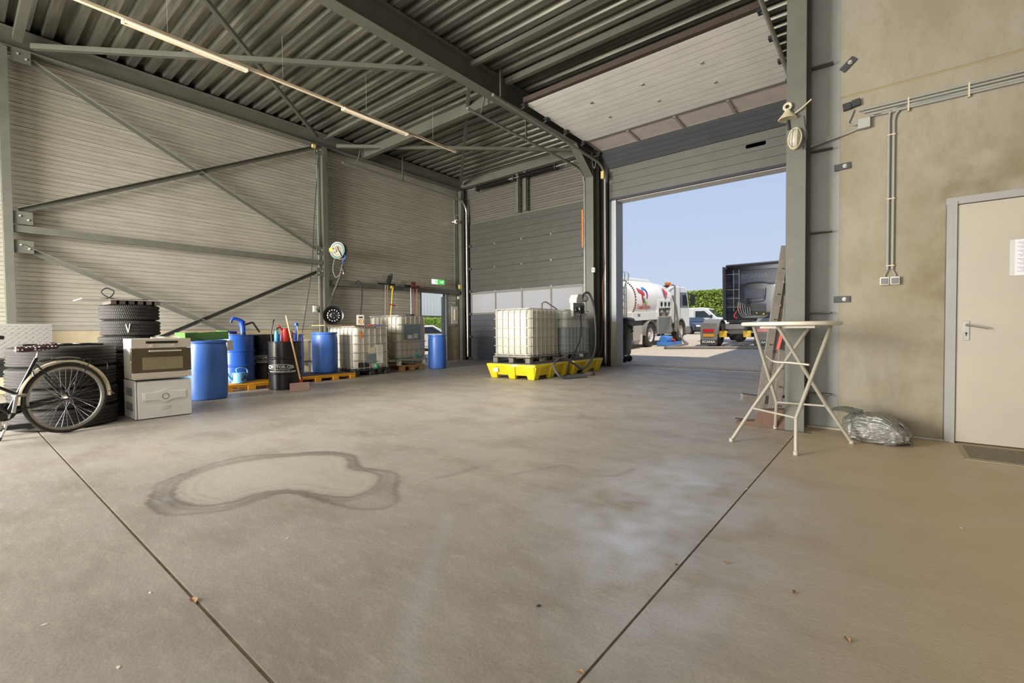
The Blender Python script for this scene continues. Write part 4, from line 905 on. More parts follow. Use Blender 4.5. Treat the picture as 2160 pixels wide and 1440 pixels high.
def ibc(name, label, loc, rz, kind, bot, group='caged white tanks', lid=True):
    """1.2 m in local x, 1.0 m in local y; z=0 is the underside of its pallet"""
    t = thing(name, label, 'tank', loc, rz, group); w, d = 1.18, .99; zb = .15; ht = 1.16
    S = []
    for z, k, r in ((zb+.005, .93, .12), (zb+.03, .975, .13), (zb+.10, 1, .13), (zb+.5, 1, .13), (ht-.12, 1, .13), (ht-.05, .985, .14), (ht-.02, .93, .15), (ht-.012, .85, .14)):
        S.append([Vector((x, y, z)) for x, y in rrect(w*k-.03, d*k-.03, r*k, 4)])
    bo = obj('bottle', G().loft(S), bot, t, smooth=50)
    if lid: obj('lid', G().lathe([(.12, 0), (.12, .02), (.1, .03), (.0001, .03)], (0, 0, ht-.014), n=24), BLKPL if kind != 'wood' else bot, bo)
    cr = .0095; hz = [zb+.03, zb+.215, zb+.40, zb+.60, zb+.80, ht-.005]
    def hoop(z): return [(x, y, z) for x, y in rrect(w+.004, d+.004, .07, 3)]
    h0 = obj('cage_hoop', G().tube(hoop(0), cr, 6, closed=True), ZINC, t, loc=(0, 0, hz[0]))
    for z in hz[1:]: inst('cage_hoop', h0, t, loc=(0, 0, z))
    u0 = obj('cage_upright', G().cyl((0, 0, zb), (0, 0, ht), .008, 6), ZINC, t, loc=(-w/2+.1, -d/2-.0, 0))
    first = True
    for i in range(7):
        x = -w/2+.1+(w-.2)*i/6
        for y in (-d/2, d/2):
            if not (first): inst('cage_upright', u0, t, loc=(x, y, 0))
            first = False
    for i in range(6):
        y = -d/2+.1+(d-.2)*i/5
        for x in (-w/2, w/2): inst('cage_upright', u0, t, loc=(x, y, 0))
    if kind == 'plastic':
        m_ = mat('dark_grey_pallet', (58, 58, 60), .6, 0, .3, 8)
        obj('pallet_deck', G().pz(rrect(w+.03, d+.03, .06), .115, .15), m_, t, bevel=.004)
        for x in (-w/2+.07, 0, w/2-.07):
            for y in (-d/2+.07, 0, d/2-.07): obj('pallet_foot', G().cb((x, y, .058), (.15, .15, .115)), m_, t, bevel=.01)
    elif kind == 'wood':
        for y in (-d/2+.06, 0, d/2-.06):
            obj('pallet_board', G().box(-w/2-.01, w/2+.01, y-.06, y+.06, .0, .02), WOODG, t, bevel=.003)
        for x in (-w/2+.05, -.0, w/2-.05):
            for y in (-d/2+.06, 0, d/2-.06): obj('pallet_block', G().cb((x, y, .06), (.12, .12, .08)), WOODG, t, bevel=.004)
        for k in range(7): obj('pallet_slat', G().cb((-w/2+.05+(w-.1)*k/6, 0, .125), (.12, d+.02, .022)), WOODG, t, bevel=.003)
        obj('base_tray', G().pz(rrect(w, d, .06), .138, .15), ZINC, t)
    elif kind == 'steel':
        g = G()
        for y in (-d/2, 0, d/2): g.tube(bez([(-w/2, y, .12), (-w/2+.1, y, .03), (0, y, .02), (w/2-.1, y, .03), (w/2, y, .12)], 5), .014, 8)
        for x in (-w/2, w/2): g.cyl((x, -d/2, .12), (x, d/2, .12), .014, 8)
        obj('skid_frame', g, ZINC, t); obj('pallet_deck', G().pz(rrect(w, d, .06), .13, .15), ZINC, t)
        for x in (-w/2+.06, w/2-.06):
            for y in (-d/2+.06, d/2-.06): obj('corner_foot', G().lathe([(.06, 0), (.065, .02), (.065, .11), (.05, .13)], (x, y, 0), n=16), WHITEP, t)
    return t
def thing_part(name, t, loc):
    o = bpy.data.objects.new(name, None); COL.objects.link(o); o.parent = t; o.location = loc; return o
tA = ibc('caged_tank', 'white caged tank with wheel rim and board on top', (-10.12, 6.40, 0), 0, 'plastic', BOT)
PAL = mat('euro_pallet_wood', (204, 160, 100), .75, 0, .6, 8, rgb2=(140, 98, 56), bump=.1)
eu = thing('wooden_pallet', 'wooden pallet under the white tank nearest doorway', 'pallet', (-10.42, 7.80, 0), rz=.08)
for y in (-.34, 0, .34): obj('bottom_board', G().box(-.6, .6, y-.06, y+.06, 0, .022), PAL, eu, bevel=.003)
for x in (-.53, 0, .53):
    for y in (-.34, 0, .34): obj('block', G().cb((x, y, .061), (.14, .12, .078)), PAL, eu, bevel=.004)
    obj('cross_board', G().cb((x, 0, .111), (.14, .8, .022)), PAL, eu, bevel=.003)
for k in range(5): obj('top_board', G().cb((0, -.34+.17*k, .133), (1.2, .12, .022)), PAL, eu, bevel=.003)
tB = ibc('caged_tank', 'white caged tank with blue-grey label plate, on wooden pallet', (-10.42, 7.81, .145), .08, 'steel', BOT); tB.scale = (1, 1.03, 1.12)
# label plates, valves, stickers (local +x faces the hall)
def plate(t, y, z, w, h, mt, x=.60, name='label_plate', d=.004):
    return obj(name, G().cb((x, y, z), (d, w, h)), mt, t)
PLT = mat('blue_grey_label_plate', (120, 132, 140), .4, .2, .4, 14, rgb2=(160, 166, 168)); PAP = mat('paper_label', (226, 224, 214), .6)
obj('label_plate', G().cb((.60, -.03, .78), (.004, .58, .36)), PLT, tB); plate(tB, -.12, .66, .15, .09, PAP, .603, 'sticker'); plate(tB, .08, .68, .14, .10, PAP, .603, 'sticker'); plate(tB, .08, .68, .11, .035, mat('lime_print', (170, 196, 60), .6), .606, 'sticker')
plate(tA, -.02, .55, .20, .22, mat('cream_label_plate', (214, 200, 168), .5), .60); plate(tA, .19, .58, .19, .26, PAP, .60); plate(tA, -.04, .40, .26, .22, PLT, .602); plate(tA, .19, .36, .19, .18, PAP, .601); plate(tA, -.30, .96, .05, .15, mat('orange_sticker', (228, 130, 36), .6), .603, 'sticker')
g = G()
for k in range(9): g.cb((.6035, .19, .68-.026*k), (.001, .15-.03*(k % 3), .006))
obj('label_print', g, mat('grey_print', (120, 120, 118), .7), tA)
GT = mat('teal_valve', (60, 160, 130), .4)
for t_ in (tA, tB):
    v = obj('outlet_valve', G().cyl((.50, .1, .22), (.615, .1, .20), .045, 16).sph((.62, .1, .20), .05, 12, (.5, 1, 1)), GT, t_)
    obj('valve_shroud', G().cyl((.49, .1, .26), (.585, .1, .26), .14, 24), BOT, t_)
    flat_text('drain', .05, GT, t_, (.605, .1, .325), (0, 1, 0), (0, 0, 1))
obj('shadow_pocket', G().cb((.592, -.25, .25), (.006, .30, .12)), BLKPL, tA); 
tC = ibc('caged_tank', 'front white caged tank standing on the bright yellow bund', (-6.33, 8.27, .335), .04+PI/2, 'wood', BOT)
tD = ibc('caged_tank', 'rear caged tank half filled with liquid beside the pump', (-6.30, 9.60, .335), .04+PI/2, 'wood', liquid_bottle())
# things on tank A
zA = 1.175
t = thing('top_board', 'thin wooden board lying across the left white tank', 'board', (-10.35, 6.0, zA), rz=.05); obj('board', G().cb((0, 0, .012), (.55, 1.05, .02)), WOOD, t, bevel=.003)
rm = thing('spare_wheel', 'black steel car rim standing upright on the wooden board', 'wheel rim', (-10.42, 5.92, zA+.255), rz=-.55)
P = [(.235, -.085), (.22, -.08), (.205, -.06), (.195, -.02), (.19, .04), (.205, .065), (.22, .08), (.235, .088), (.232, .092), (.21, .085), (.19, .06), (.17, .03), (.165, -.01)]
obj('barrel', G().lathe(P, ax='x', n=40, cap=False), BLACKG, rm, recalc=False)
obj('disc', G().lathe([(.0001, .045), (.04, .045), (.05, .03), (.085, .02), (.12, .05), (.15, .035), (.175, .0)], ax='x', n=40, cap=False), BLACKG, rm, recalc=False)
for k in range(14):
    a = 2*PI*k/14; obj('vent_hole', G().cyl((.049, .135*math.cos(a), .135*math.sin(a)), (.052, .135*math.cos(a), .135*math.sin(a)), .013, 10), mat('bright_hole', (186, 180, 168), .6), rm)
for k in range(5):
    a = 2*PI*k/5; obj('bolt_hole', G().cyl((.025, .058*math.cos(a), .058*math.sin(a)), (.031, .058*math.cos(a), .058*math.sin(a)), .009, 8), ZINC, rm)
sk = thing('speaker', 'small grey loudspeaker standing on the left white tank', 'speaker', (-10.18, 6.50, zA+.012), rz=-.45)
obj('cabinet', G().cb((0, 0, .13), (.16, .17, .26)), mat('silver_speaker', (176, 172, 160), .5), sk, bevel=.006); obj('woofer', G().lathe([(.06, 0), (.065, .006), (.055, .008), (.03, -.004), (.0001, .004)], (.081, .0, .10), 'x', 24), mat('tan_cone', (160, 140, 100), .7), sk); obj('tweeter', G().cb((.082, 0, .2), (.006, .09, .04)), BLKPL, sk)
obj('rag_pile', G().tube(bez([(0, 0, .012), (.05, .1, .02), (0, .22, .03), (.02, .36, .014)], 6), .012, 8).tube(bez([(.1, .05, .012), (.08, .2, .03), (.1, .3, .012)], 6), .014, 8), RED, label='red and black clamp lying right of the speaker', cat='tool', loc=(-9.95, 6.58-.07, zA-.006))
obj('blue_tool', G().bar((0, 0, .02), (.05, .16, .02), .03, .02), BP, label='blue tool lying at right end of the left tank', cat='tool', loc=(-9.72, 6.60, zA-.01), bevel=.004)
g = G()
for k in range(7): g.tube(bez([(0, .08*k, 0), (.02, .08*k+.03, -.05), (.01, .08*k+.06, -.01)], 5), .006, 6)
obj('hose_tangle', g, BLACK, label='black cable tangle hanging under the wooden board edge', cat='cable', loc=(-9.525, 5.95, zA-.005))
obj('lid_ring', G().lathe([(.1, 0), (.115, .01), (.115, .03), (.09, .035), (.09, .012), (.0001, .012)], n=28), BLACK, label='black open filler cap on top of tank nearest doorway', cat='cap', loc=(-10.0, 7.9, 1.455))

# white shelf frame behind the lone blue drum
t = thing('open_cabinet', 'white open cabinet frame standing behind the drums', 'cabinet', (-11.35, 5.62, 0))
for y in (-.22, .22): obj('side', G().cb((0, y, .42), (.3, .03, .84)), WHITEP, t, bevel=.004)
obj('top', G().cb((0, 0, .83), (.3, .44, .03)), WHITEP, t, bevel=.004); obj('shelf', G().cb((0, 0, .3), (.28, .41, .02)), BLKPL, t)
obj('coiled_hose', G().tube([(-10.75+.1*math.cos(a), 4.9+.35+.13*math.sin(a), .02+.01*a/6) for a in [i*.3 for i in range(60)]], .012, 6), BLACK, label='black hose coiled on floor behind the lone blue drum', cat='hose', loc=(.0, .42, 0))

# ---- on the wall: reel, tools, boxes
r = thing('hose_reel', 'round wall hose reel with blue hose on the wall column', 'hose reel', (-11.40, 6.66, 3.20), rz=.42)
RC = mat('silver_reel', (136, 130, 114), .45, .3, .4, 8)
obj('side_disc', G().lathe([(.0001, .0), (.10, .012), (.12, .03), (.2, .03), (.225, .02), (.225, .012), (.19, .018), (.11, .018)], (0, -.07, 0), 'y', 36, cap=False), RC, r, recalc=False)
obj('side_disc', G().lathe([(.02, .0), (.2, .0), (.225, .006), (.225, .012), (.02, .01)], (0, .07, 0), 'y', 36, close=True), RC, r)
for k in range(4): obj('hose_coil', G().tube([((.185)*math.cos(a), -.04+.03*k, .185*math.sin(a)) for a in [2*PI*i/36 for i in range(36)]], .018, 8, closed=True), mat('teal_blue_hose', (34, 112, 130), .5), r)
obj('wall_arm', G().bar((0, -.085, 0), (-.12, -.085, -.02), .02, .09).bar((.0, -.09, .08), (.12, -.09, -.16), .012, .04), RC, r, bevel=.003); obj('yellow_label', G().cb((-.17, -.086, .02), (.11, .012, .09)), YEL, r)
obj('hose_stop', G().tube(bez([(.18, .0, -.1), (.2, .0, -.2), (.12, 0, -.28), (.14, 0, -.36)], 6), .012, 8), mat('blue_hose', (40, 90, 170), .5), r)
z_ = thing('fuel_nozzle', 'dark metal dispenser nozzle hanging below the hose reel', 'nozzle', (-11.40, 6.74, 2.70), rz=.42)
obj('body', G().tube([(.02, 0, .08), (.03, 0, 0), (.08, 0, -.06)], .028, 10), DK, z_); obj('guard', G().tube(bez([(-.02, 0, .08), (-.06, 0, .0), (.0, 0, -.08), (.07, 0, -.07)], 6), .008, 6), DK, z_); obj('spout', G().cyl((.06, 0, -.06), (.05, 0, -.12), .014, 8), CHROME, z_)
obj('bungee_strap', G().cyl((-11.42, 6.72, 2.56), (-11.5, 6.52, 2.0), .028, 10).cyl((-11.5, 6.52, 2.0), (-11.55, 6.3, 1.45), .008, 6), mat('grey_strap', (70, 66, 62), .7), label='dark spring strap slanting below the dispenser nozzle', cat='strap')
obj('loop_hose', G().tube(bez([(-11.5, 6.60, 3.0), (-11.52, 6.56, 2.7), (-11.5, 6.62, 2.5), (-11.45, 6.72, 2.6), (-11.42, 6.77, 2.85)], 8), .012, 8), GREYP, label='grey hose loop hanging under the reel', cat='hose')
obj('chain_cable', G().tube([(-11.58, 6.42, 5.7), (-11.52, 6.55, 4.3), (-11.46, 6.62, 3.45)], .012, 6), BLACK, label='dark cable dropping from the roof to the hose reel', cat='cable')
obj('drop_cable', G().tube(bez([(-11.7, 6.30, 5.6), (-11.7, 6.16, 4.0), (-11.7, 6.08, 2.8), (-11.72, 5.95, 1.9), (-11.75, 5.8, 1.0)], 8), .009, 6), BLACK, label='thin black cable hanging left of the hose-reel column', cat='cable')
obj('conduit_pipe', G().cyl((-11.70, 6.26, .1), (-11.70, 6.26, 5.4), .014, 8), GREYP, label='thin grey conduit running up beside the hose-reel column', cat='conduit')
t = thing('socket_box', 'small white socket with black plug by the column', 'socket', (-11.66, 6.10, 1.64)); obj('box', G().cb((0, 0, 0), (.06, .08, .16)), WHITEP, t, bevel=.005); obj('plug', G().tube([(.03, .03, .0), (.07, .05, -.03), (.05, .10, -.08)], .02, 8), BLACK, t)
obj('junction_box', G().cb((0, 0, 0), (.07, .09, .08)), mat('yellowed_plastic', (206, 184, 110), .5), label='small yellowed junction box under the eaves beam', cat='junction box', loc=(-11.62, 6.14, 5.86), bevel=.006)
obj('hanging_hose', G().tube(bez([(-11.62, 7.28, 2.40), (-11.56, 7.36, 2.46), (-11.54, 7.42, 2.3), (-11.56, 7.45, 2.0), (-11.58, 7.40, 1.5)], 8), .018, 8), BLACK, label='black hose hooked over rail behind the left tank', cat='hose')
XT = -11.54
def tool(name, label, y, parts, cat):
    t = thing(name, label, cat, (XT, y, 2.36)); parts(t); return t
HW = mat('brown_tool_handle', (150, 108, 70), .6); DKI = mat('dark_iron', (40, 40, 42), .5, .3)
def fork(t):
    obj('handle', G().cyl((0, 0, -1.2), (0, .03, .05), .015, 8), GREYP, t); obj('cross_bar', G().bar((0, -.1, .06), (0, .14, .06), .02, .02), DKI, t)
    for k in range(5): obj('tine', G().tube(bez([(0, -.1+.055*k, .06), (.03, -.1+.055*k+.01, .2), (.0, -.08+.055*k+.03, .34)], 5), .006, 6), DKI, t)
def shovel(t):
    obj('handle', G().cyl((0, -.04, -1.2), (0, .0, .05), .016, 8), HW, t)
    obj('blade', G().loft([[Vector((.012*math.cos(u*3)-.02, .02+.14*tt+u*wd, .05+.36*tt)) for u in (-1, -.5, 0, .5, 1)]+[Vector((.016*math.cos(u*3)-.01, .02+.14*tt+u*wd, .05+.36*tt)) for u in (1, .5, 0, -.5, -1)] for tt, wd in ((0, .03), (.15, .09), (.6, .095), (.9, .06), (1, .015))]), mat('grey_shovel_blade', (84, 86, 86), .5, .3), t)
def lever(t):
    obj('handle', G().cyl((0, -.05, -1.15), (0, .05, -.1), .018, 10), YEL, t); obj('hook', G().tube(bez([(0, .05, -.1), (0, .07, -.02), (0, .02, .02), (0, -.0, -.05)], 5), .022, 8), YEL, t); obj('red_clamp', G().bar((0, -.04, -.52), (0, .16, -.56), .03, .035), RED, t)
def rake(t):
    obj('handle', G().cyl((0, .02, -1.15), (0, .02, .0), .014, 8), HW, t); obj('head_bar', G().bar((.05, -.25, .04), (.05, .28, .02), .025, .03), mat('dark_red_iron', (96, 34, 34), .6), t)
    for k in range(12): obj('tine', G().tube([(.05, -.22+.042*k, .03), (.06, -.24+.045*k, .12), (.03, -.26+.05*k, .2)], .006, 5), MC['dark_red_iron'], t)
def rake2(t):
    obj('handle', G().cyl((0, 0, -1.15), (0, 0, .02), .014, 8), ALU, t); obj('head_bar', G().bar((.04, -.26, .02), (.04, .3, .05), .02, .025), DKI, t)
    for k in range(4): obj('tine', G().tube([(.04, -.55+.06*k, -.05), (.04, -.46+.06*k, .08), (.04, -.34+.06*k, .2)], .007, 5), DKI, t)
def spade(t):
    obj('handle', G().cyl((0, .0, -1.15), (0, .0, .0), .014, 8), mat('red_handle', (140, 60, 50), .5), t); obj('blade', G().cb((0, .0, .1), (.012, .17, .22)), MC['dark_red_iron'], t, bevel=.004)
tool('pitchfork', 'long-tined garden fork hanging at left of the tool rail', 8.20, fork, 'fork'); tool('shovel', 'grey-bladed shovel with brown handle on the tool rail', 8.30, shovel, 'shovel')
tool('pry_handle', 'yellow bent-handle tool with red clamp on the rail', 8.42, lever, 'tool'); tool('garden_rake', 'dark wide rake with slanting tines, right on tool rail', 9.16, rake2, 'rake')
tool('garden_spade', 'red-handled spade hanging between the rakes on rail', 9.26, spade, 'spade'); tool('garden_rake', 'dark red toothed rake with wooden handle on tool rail', 9.38, rake, 'rake')
for y, n_ in ((8.3, 'left'), (9.25, 'right')): obj('tool_hook', G().bar((XT-.05, y-.3, 2.44), (XT-.05, y+.3, 2.44), .03, .05), DKI, label=f'dark tool holder bar, {n_} one above the tank rail', cat='hook')
# exit sign
GS = mat('exit_green', (70, 190, 80), .4, emit=.9); WS = mat('exit_white', (235, 245, 235), .4, emit=1.0)
t = thing('exit_sign', 'green and white lit emergency exit sign above the doorway', 'exit sign', (-11.62, 10.38, 2.66), rz=-.1)
obj('housing', G().cb((-.03, 0, 0), (.05, .50, .17)), WHITEP, t, bevel=.006); obj('green_panel', G().cb((0, .10, 0), (.008, .28, .15)), GS, t); obj('white_panel', G().cb((0, -.14, 0), (.008, .20, .15)), WS, t)
g = G(); x = .006; g.cb((x, .10, 0), (.004, .09, .025)).px([(.14, -.05), (.14, .05), (.20, 0)], x-.002, x+.002)
obj('arrow', g, WS, t)
g = G(); g.sph((x, -.10, .045), .014, 8, (.2, 1, 1)).cb((x, -.03, 0), (.003, .06, .12)); obj('running_figure', g.bar((x, -.10, .03), (x, -.13, -.01), .004, .03).bar((x, -.13, -.01), (x, -.10, -.035), .004, .014).bar((x, -.10, -.035), (x, -.11, -.06), .004, .012).bar((x, -.13, -.01), (x, -.17, -.05), .004, .014).bar((x, -.1, .02), (x, -.07, .0), .004, .01).bar((x, -.11, .02), (x, -.15, .015), .004, .01), GS, t)
obj('conduit_pipe', G().bar((-11.70, 9.3, 2.46), (-11.70, 11.3, 2.46), .03, .03).tube([(-11.66, 10.3, 2.46), (-11.64, 10.35, 2.56)], .012, 6), GREYP, label='horizontal conduit under the lit exit sign', cat='conduit')
t = thing('white_panel_box', 'white panel with small cabinet beside the doorway', 'panel', (XL+.03, 11.36, 1.58)); obj('backboard', G().cb((0, 0, 0), (.02, .36, .62)), WHITEP, t, bevel=.004); obj('cabinet', G().cb((.03, .02, .02), (.05, .16, .38)), mat('beige_plastic', (196, 184, 156), .5), t, bevel=.005); obj('black_switch', G().cb((.02, .13, .1), (.02, .04, .16)), BLKPL, t)
obj('notice_sticker', G().cb((XL+.016, 11.33, 2.02), (.004, .16, .05)), WHITEP, label='small white sticker above the white wall panel', cat='sticker')
c = thing('security_camera', 'white round security camera high in the far left corner', 'camera', (-11.62, 11.22, 4.80)); obj('housing', G().sph((0, 0, 0), .075, 16), WHITEP, c); obj('lens', G().cyl((.05, -.03, -.01), (.085, -.05, -.015), .035, 12), BLKPL, c); obj('bracket_arm', G().tube([(-.06, .0, 0), (-.2, .0, .02)], .02, 8), WHITEP, c)
obj('conduit_pipe', G().tube([(-11.82, 11.32, 2.5), (-11.82, 11.32, 5.6)], .014, 6).tube(bez([(-11.8, 11.3, 4.85), (-11.7, 11.3, 5.05), (-11.6, 11.4, 5.0)], 6), .009, 6), GREYP, label='vertical conduit behind the white security camera', cat='conduit')
obj('alarm_box', G().cb((0, 0, 0), (.06, .13, .14)), mat('yellowed_plastic', (206, 184, 110), .5), label='cream sensor box on rail right of exit sign', cat='sensor', loc=(-11.6, 11.36, 2.56), bevel=.006)
obj('alarm_box', G().cb((0, 0, 0), (.06, .1, .1)), WHITEP, label='small white sensor box above the white wall panel', cat='sensor', loc=(-11.82, 11.50, 2.2), bevel=.006)
# light line
LT = mat('cream_luminaire_metal', (226, 206, 176), .45, 0, .1, 4)
t = thing('light_trunking', 'long cream lighting trunking hung under the roof deck', 'trunking', (-8.42, 0, 5.5)); obj('channel', G().bar((0, .2, 0), (0, 8.15, 0), .06, .045), LT, t, bevel=.003)
for y in (.6, 2.2, 3.9, 5.6, 7.4): obj('hanger_wire', G().cyl((0, y, .02), (0, y, .83), .003, 5), ZINC, t)
obj('cable', G().tube(bez([(.05, 5.0, -.0), (.06, 5.8, -.03), (.05, 6.6, -.03), (.05, 7.8, -.02)], 6), .006, 6), BLACK, t)
def batten(label, y0, y1):
    t = thing('batten_light', label, 'light', (-8.42, (y0+y1)/2, 5.475)); l = y1-y0
    obj('body', G().cb((.0, 0, -.03), (.075, l, .05)), LT, t, bevel=.004); obj('reflector', G().cb((.06, 0, -.035), (.05, l, .008)), GALV, t)
    tb = obj('tube', G().cyl((.085, -l/2+.02, -.05), (.085, l/2-.02, -.05), .022, 14), mat('fluorescent_tube', (240, 226, 198), .4, emit=.35), t)
    for s_ in (-1, 1): obj('end_cap', G().cb((.05, s_*(l/2-.015), -.045), (.09, .03, .05)), LT, t, bevel=.004)
batten('nearer fluorescent batten light under the trunking', 1.66, 3.30); batten('farther fluorescent batten light under the trunking', 5.05, 6.62)
# ================================================================= BUND, PUMP, RIGHT SIDE
BY = mat('bright_yellow_bund', (232, 205, 34), .42, 0, .2, 4, rgb2=(206, 176, 40))
def bund(label, y0, y1, end0, end1, par=None):
    t = thing('bund_tray', label, 'bund', (-6.25, (y0+y1)/2, 0), rz=.04); w = 1.30; l = y1-y0; hz = .315
    # local x across, y along
    obj('rim', G().pz(rrect(w, l, .03, 3), hz-.05, hz), BY, t, bevel=.006)
    obj('grating', G().box(-w/2+.05, w/2-.05, -l/2+.05, l/2-.05, hz, hz+.012), mat('grey_grating', (112, 112, 114), .5, .3, .4, 20), t)
    obj('basin', G().loft([[Vector((x, y, z)) for x, y in rrect(w*k-.06, l*k-.04, .05, 3)] for z, k in ((.075, .90), (.13, .93), (hz-.05, .99))]), BY, t, bevel=.008)
    def leg(cx, cy, ax):
        a, b_ = (.10, .055) if ax == 'x' else (.055, .10)
        S = []
        for z, k in ((0, .8), (.1, 1.0), (hz-.05, 1.3)):
            off = (z-.3)*.22
            ox = off*(1 if cx > 0 else -1) if ax == 'y' else 0; oy = off*(1 if cy > 0 else -1) if ax == 'x' else 0
            S.append([Vector((cx+ox+sx_*a*k, cy+oy+sy_*b_*k, z)) for sx_, sy_ in ((-1, -1), (1, -1), (1, 1), (-1, 1))])
        obj('leg', G().loft(S), BY, t, bevel=.012)
    for x in (-w/2+.16, 0, w/2-.16): leg(x, -l/2+.06, 'x'); leg(x, l/2-.06, 'x')
    for y in (-l/2+.16, -.16*0, l/2-.16):
        leg(w/2-.06, y, 'y'); leg(-w/2+.06, y, 'y')
    return t
b1 = bund('front bright yellow bund tray with paper label, under front tank', 7.52, 9.02, 1, 0)
b2 = bund('rear bright yellow bund tray beside the gate pier', 9.03, 10.52, 0, 1)
obj('paper_label', G().cb((-.40, -.735, .19), (.14, .004, .1)), PAP, b1); obj('label_strip', G().cb((.12, -.752, .292), (.16, .004, .03)), PAP, b1)
g = G()
for k in range(4): g.cb((-.40, -.738, .22-.018*k), (.11-.02*(k % 2), .002, .006))
obj('label_print', g, mat('grey_print', (120, 120, 118), .7), b1)
pm = thing('transfer_pump', 'white electric transfer pump with hoses on the rear tank', 'pump', (-5.74, 9.56, 1.36), rz=.04)
obj('mounting_plate', G().box(-.08, .0, -.28, .30, -.02, .32), mat('worn_white_metal', (196, 196, 190), .4, .3, .6, 10, rgb2=(90, 88, 84)), pm, bevel=.004)
obj('pump_hood', G().loft([[Vector((-.10+.2*k_, y, z)) for y, z in ((-.30, .30), (-.30, .40), (-.22, .50), (-.05, .52), (.0, .46), (.0, .30))] for k_ in (0, 1)]), WHITEP, pm, bevel=.015)
obj('motor', G().lathe([(.07, -.09), (.085, -.07), (.085, .07), (.07, .09)], (.06, .13, .42), 'y', 24), mat('pale_blue_grey_motor', (190, 198, 208), .35), pm, smooth=40)
obj('black_switch', G().cb((.02, .13, .16), (.06, .08, .2)), BLKPL, pm, bevel=.005); obj('nozzle_holder', G().tube([(.03, -.06, .2), (.05, -.04, .1), (.04, -.05, .02)], .022, 8), CHROME, pm); obj('meter', G().cyl((.0, -.17, .14), (.05, -.17, .14), .06, 20), BLKPL, pm)
def hose(label, pts, r, m=BLACK): return obj('rubber_hose', G().tube(bez(pts, 10), r, 10), m, label=label, cat='hose')
hose('thin dark hose from pump down to floor loop by the bund', [(-5.69, 9.50, 1.5), (-5.60, 9.42, 1.1), (-5.55, 9.25, .75), (-5.52, 8.8, .35), (-5.40, 8.45, .08), (-5.36, 8.25, .03), (-5.3, 8.20, .03)], .018)
hose('thick grey hose arching over pump and coiled on the floor', [(-5.69, 9.50, 1.62), (-5.64, 9.62, 1.88), (-5.60, 9.80, 1.90), (-5.55, 9.92, 1.6), (-5.52, 9.96, 1.0), (-5.50, 9.85, .45), (-5.45, 9.25, .14), (-5.42, 8.8, .28), (-5.50, 8.42, .42), (-5.46, 8.05, .30), (-5.32, 8.02, .10), (-5.24, 8.2, .028), (-5.10, 8.55, .026), (-5.04, 8.68, .026), (-5.10, 8.60, .05), (-5.24, 8.30, .05)], .026, mat('grey_hose', (74, 76, 78), .45))
obj('filler_fitting', G().cyl((0, 0, 0), (0, 0, .12), .03, 12).tube(bez([(0, 0, .12), (.04, .1, .17), (.06, .3, .1), (.08, .5, .02)], 6), .014, 8), GREYP, label='grey fitting with hose on top of the front caged tank', cat='fitting', loc=(-6.05, 8.45, 1.497))
t = thing('junk_block', 'low round brown weight on the floor by the bund', 'weight', (-5.28, 9.22, 0)); obj('disc', G().lathe([(.10, 0), (.13, .01), (.13, .06), (.1, .08), (.0001, .08)], n=24), mat('brown_iron', (88, 80, 62), .7), t)
# gate pier bits
t = thing('gate_switch', 'small cream push button box on the gate pier', 'switch', (-6.40+.13, 11.22, 2.66)); obj('box', G().cb((0, 0, 0), (.09, .07, .13)), WHITEP, t, bevel=.006); obj('button', G().cyl((0, -.035, .0), (0, -.045, .0), .022, 12), GREYP, t)
obj('orange_lever', G().bar((0, 0, 0), (0, 0, 1.05), .035, .05).bar((0, .0, .3), (.12, 0, .3), .02, .03).bar((0, .0, .82), (.12, 0, .82), .02, .03), mat('orange_brown_wood', (186, 116, 52), .6), label='tall narrow orange-brown handle beside the closed gate', cat='handle', loc=(-6.70, 11.38, 3.35))
obj('red_cable', G().tube(bez([(-6.03, 11.46, 5.0), (-6.04, 11.45, 3.0), (-6.12, 11.44, 2.2), (-6.1, 11.44, 1.4), (-6.16, 11.42, .5), (-6.3, 11.36, .02)], 6), .013, 8), mat('red_brown_cable', (112, 56, 42), .6), label='reddish cable running down the open gate pier', cat='cable')
obj('pull_rope', G().cyl((-5.99, 11.38, .0), (-5.99, 11.38, 5.2), .008, 6), ALU, label='thin pale rope beside the open gate jamb', cat='rope')
obj('chain_hoist', G().tube([(-6.62, 11.32, .6), (-6.62, 11.32, 5.3)], .012, 6), GALV, label='thin hoist chain on left side of gate pier', cat='chain')
t = thing('gate_motor', 'cream motor box at the top of gate pier', 'motor', (-6.05, 11.36, 5.22)); obj('box', G().cb((0, 0, 0), (.09, .1, .2)), mat('yellowed_plastic', (206, 184, 110), .5), t, bevel=.008)
obj('cable_curl', G().tube(bez([(-6.3, 11.2, 5.9), (-6.26, 11.18, 5.5), (-6.2, 11.18, 5.4), (-6.18, 11.2, 5.6)], 8), .01, 6), GREYP, label='grey cable curl beside rafter end', cat='cable')

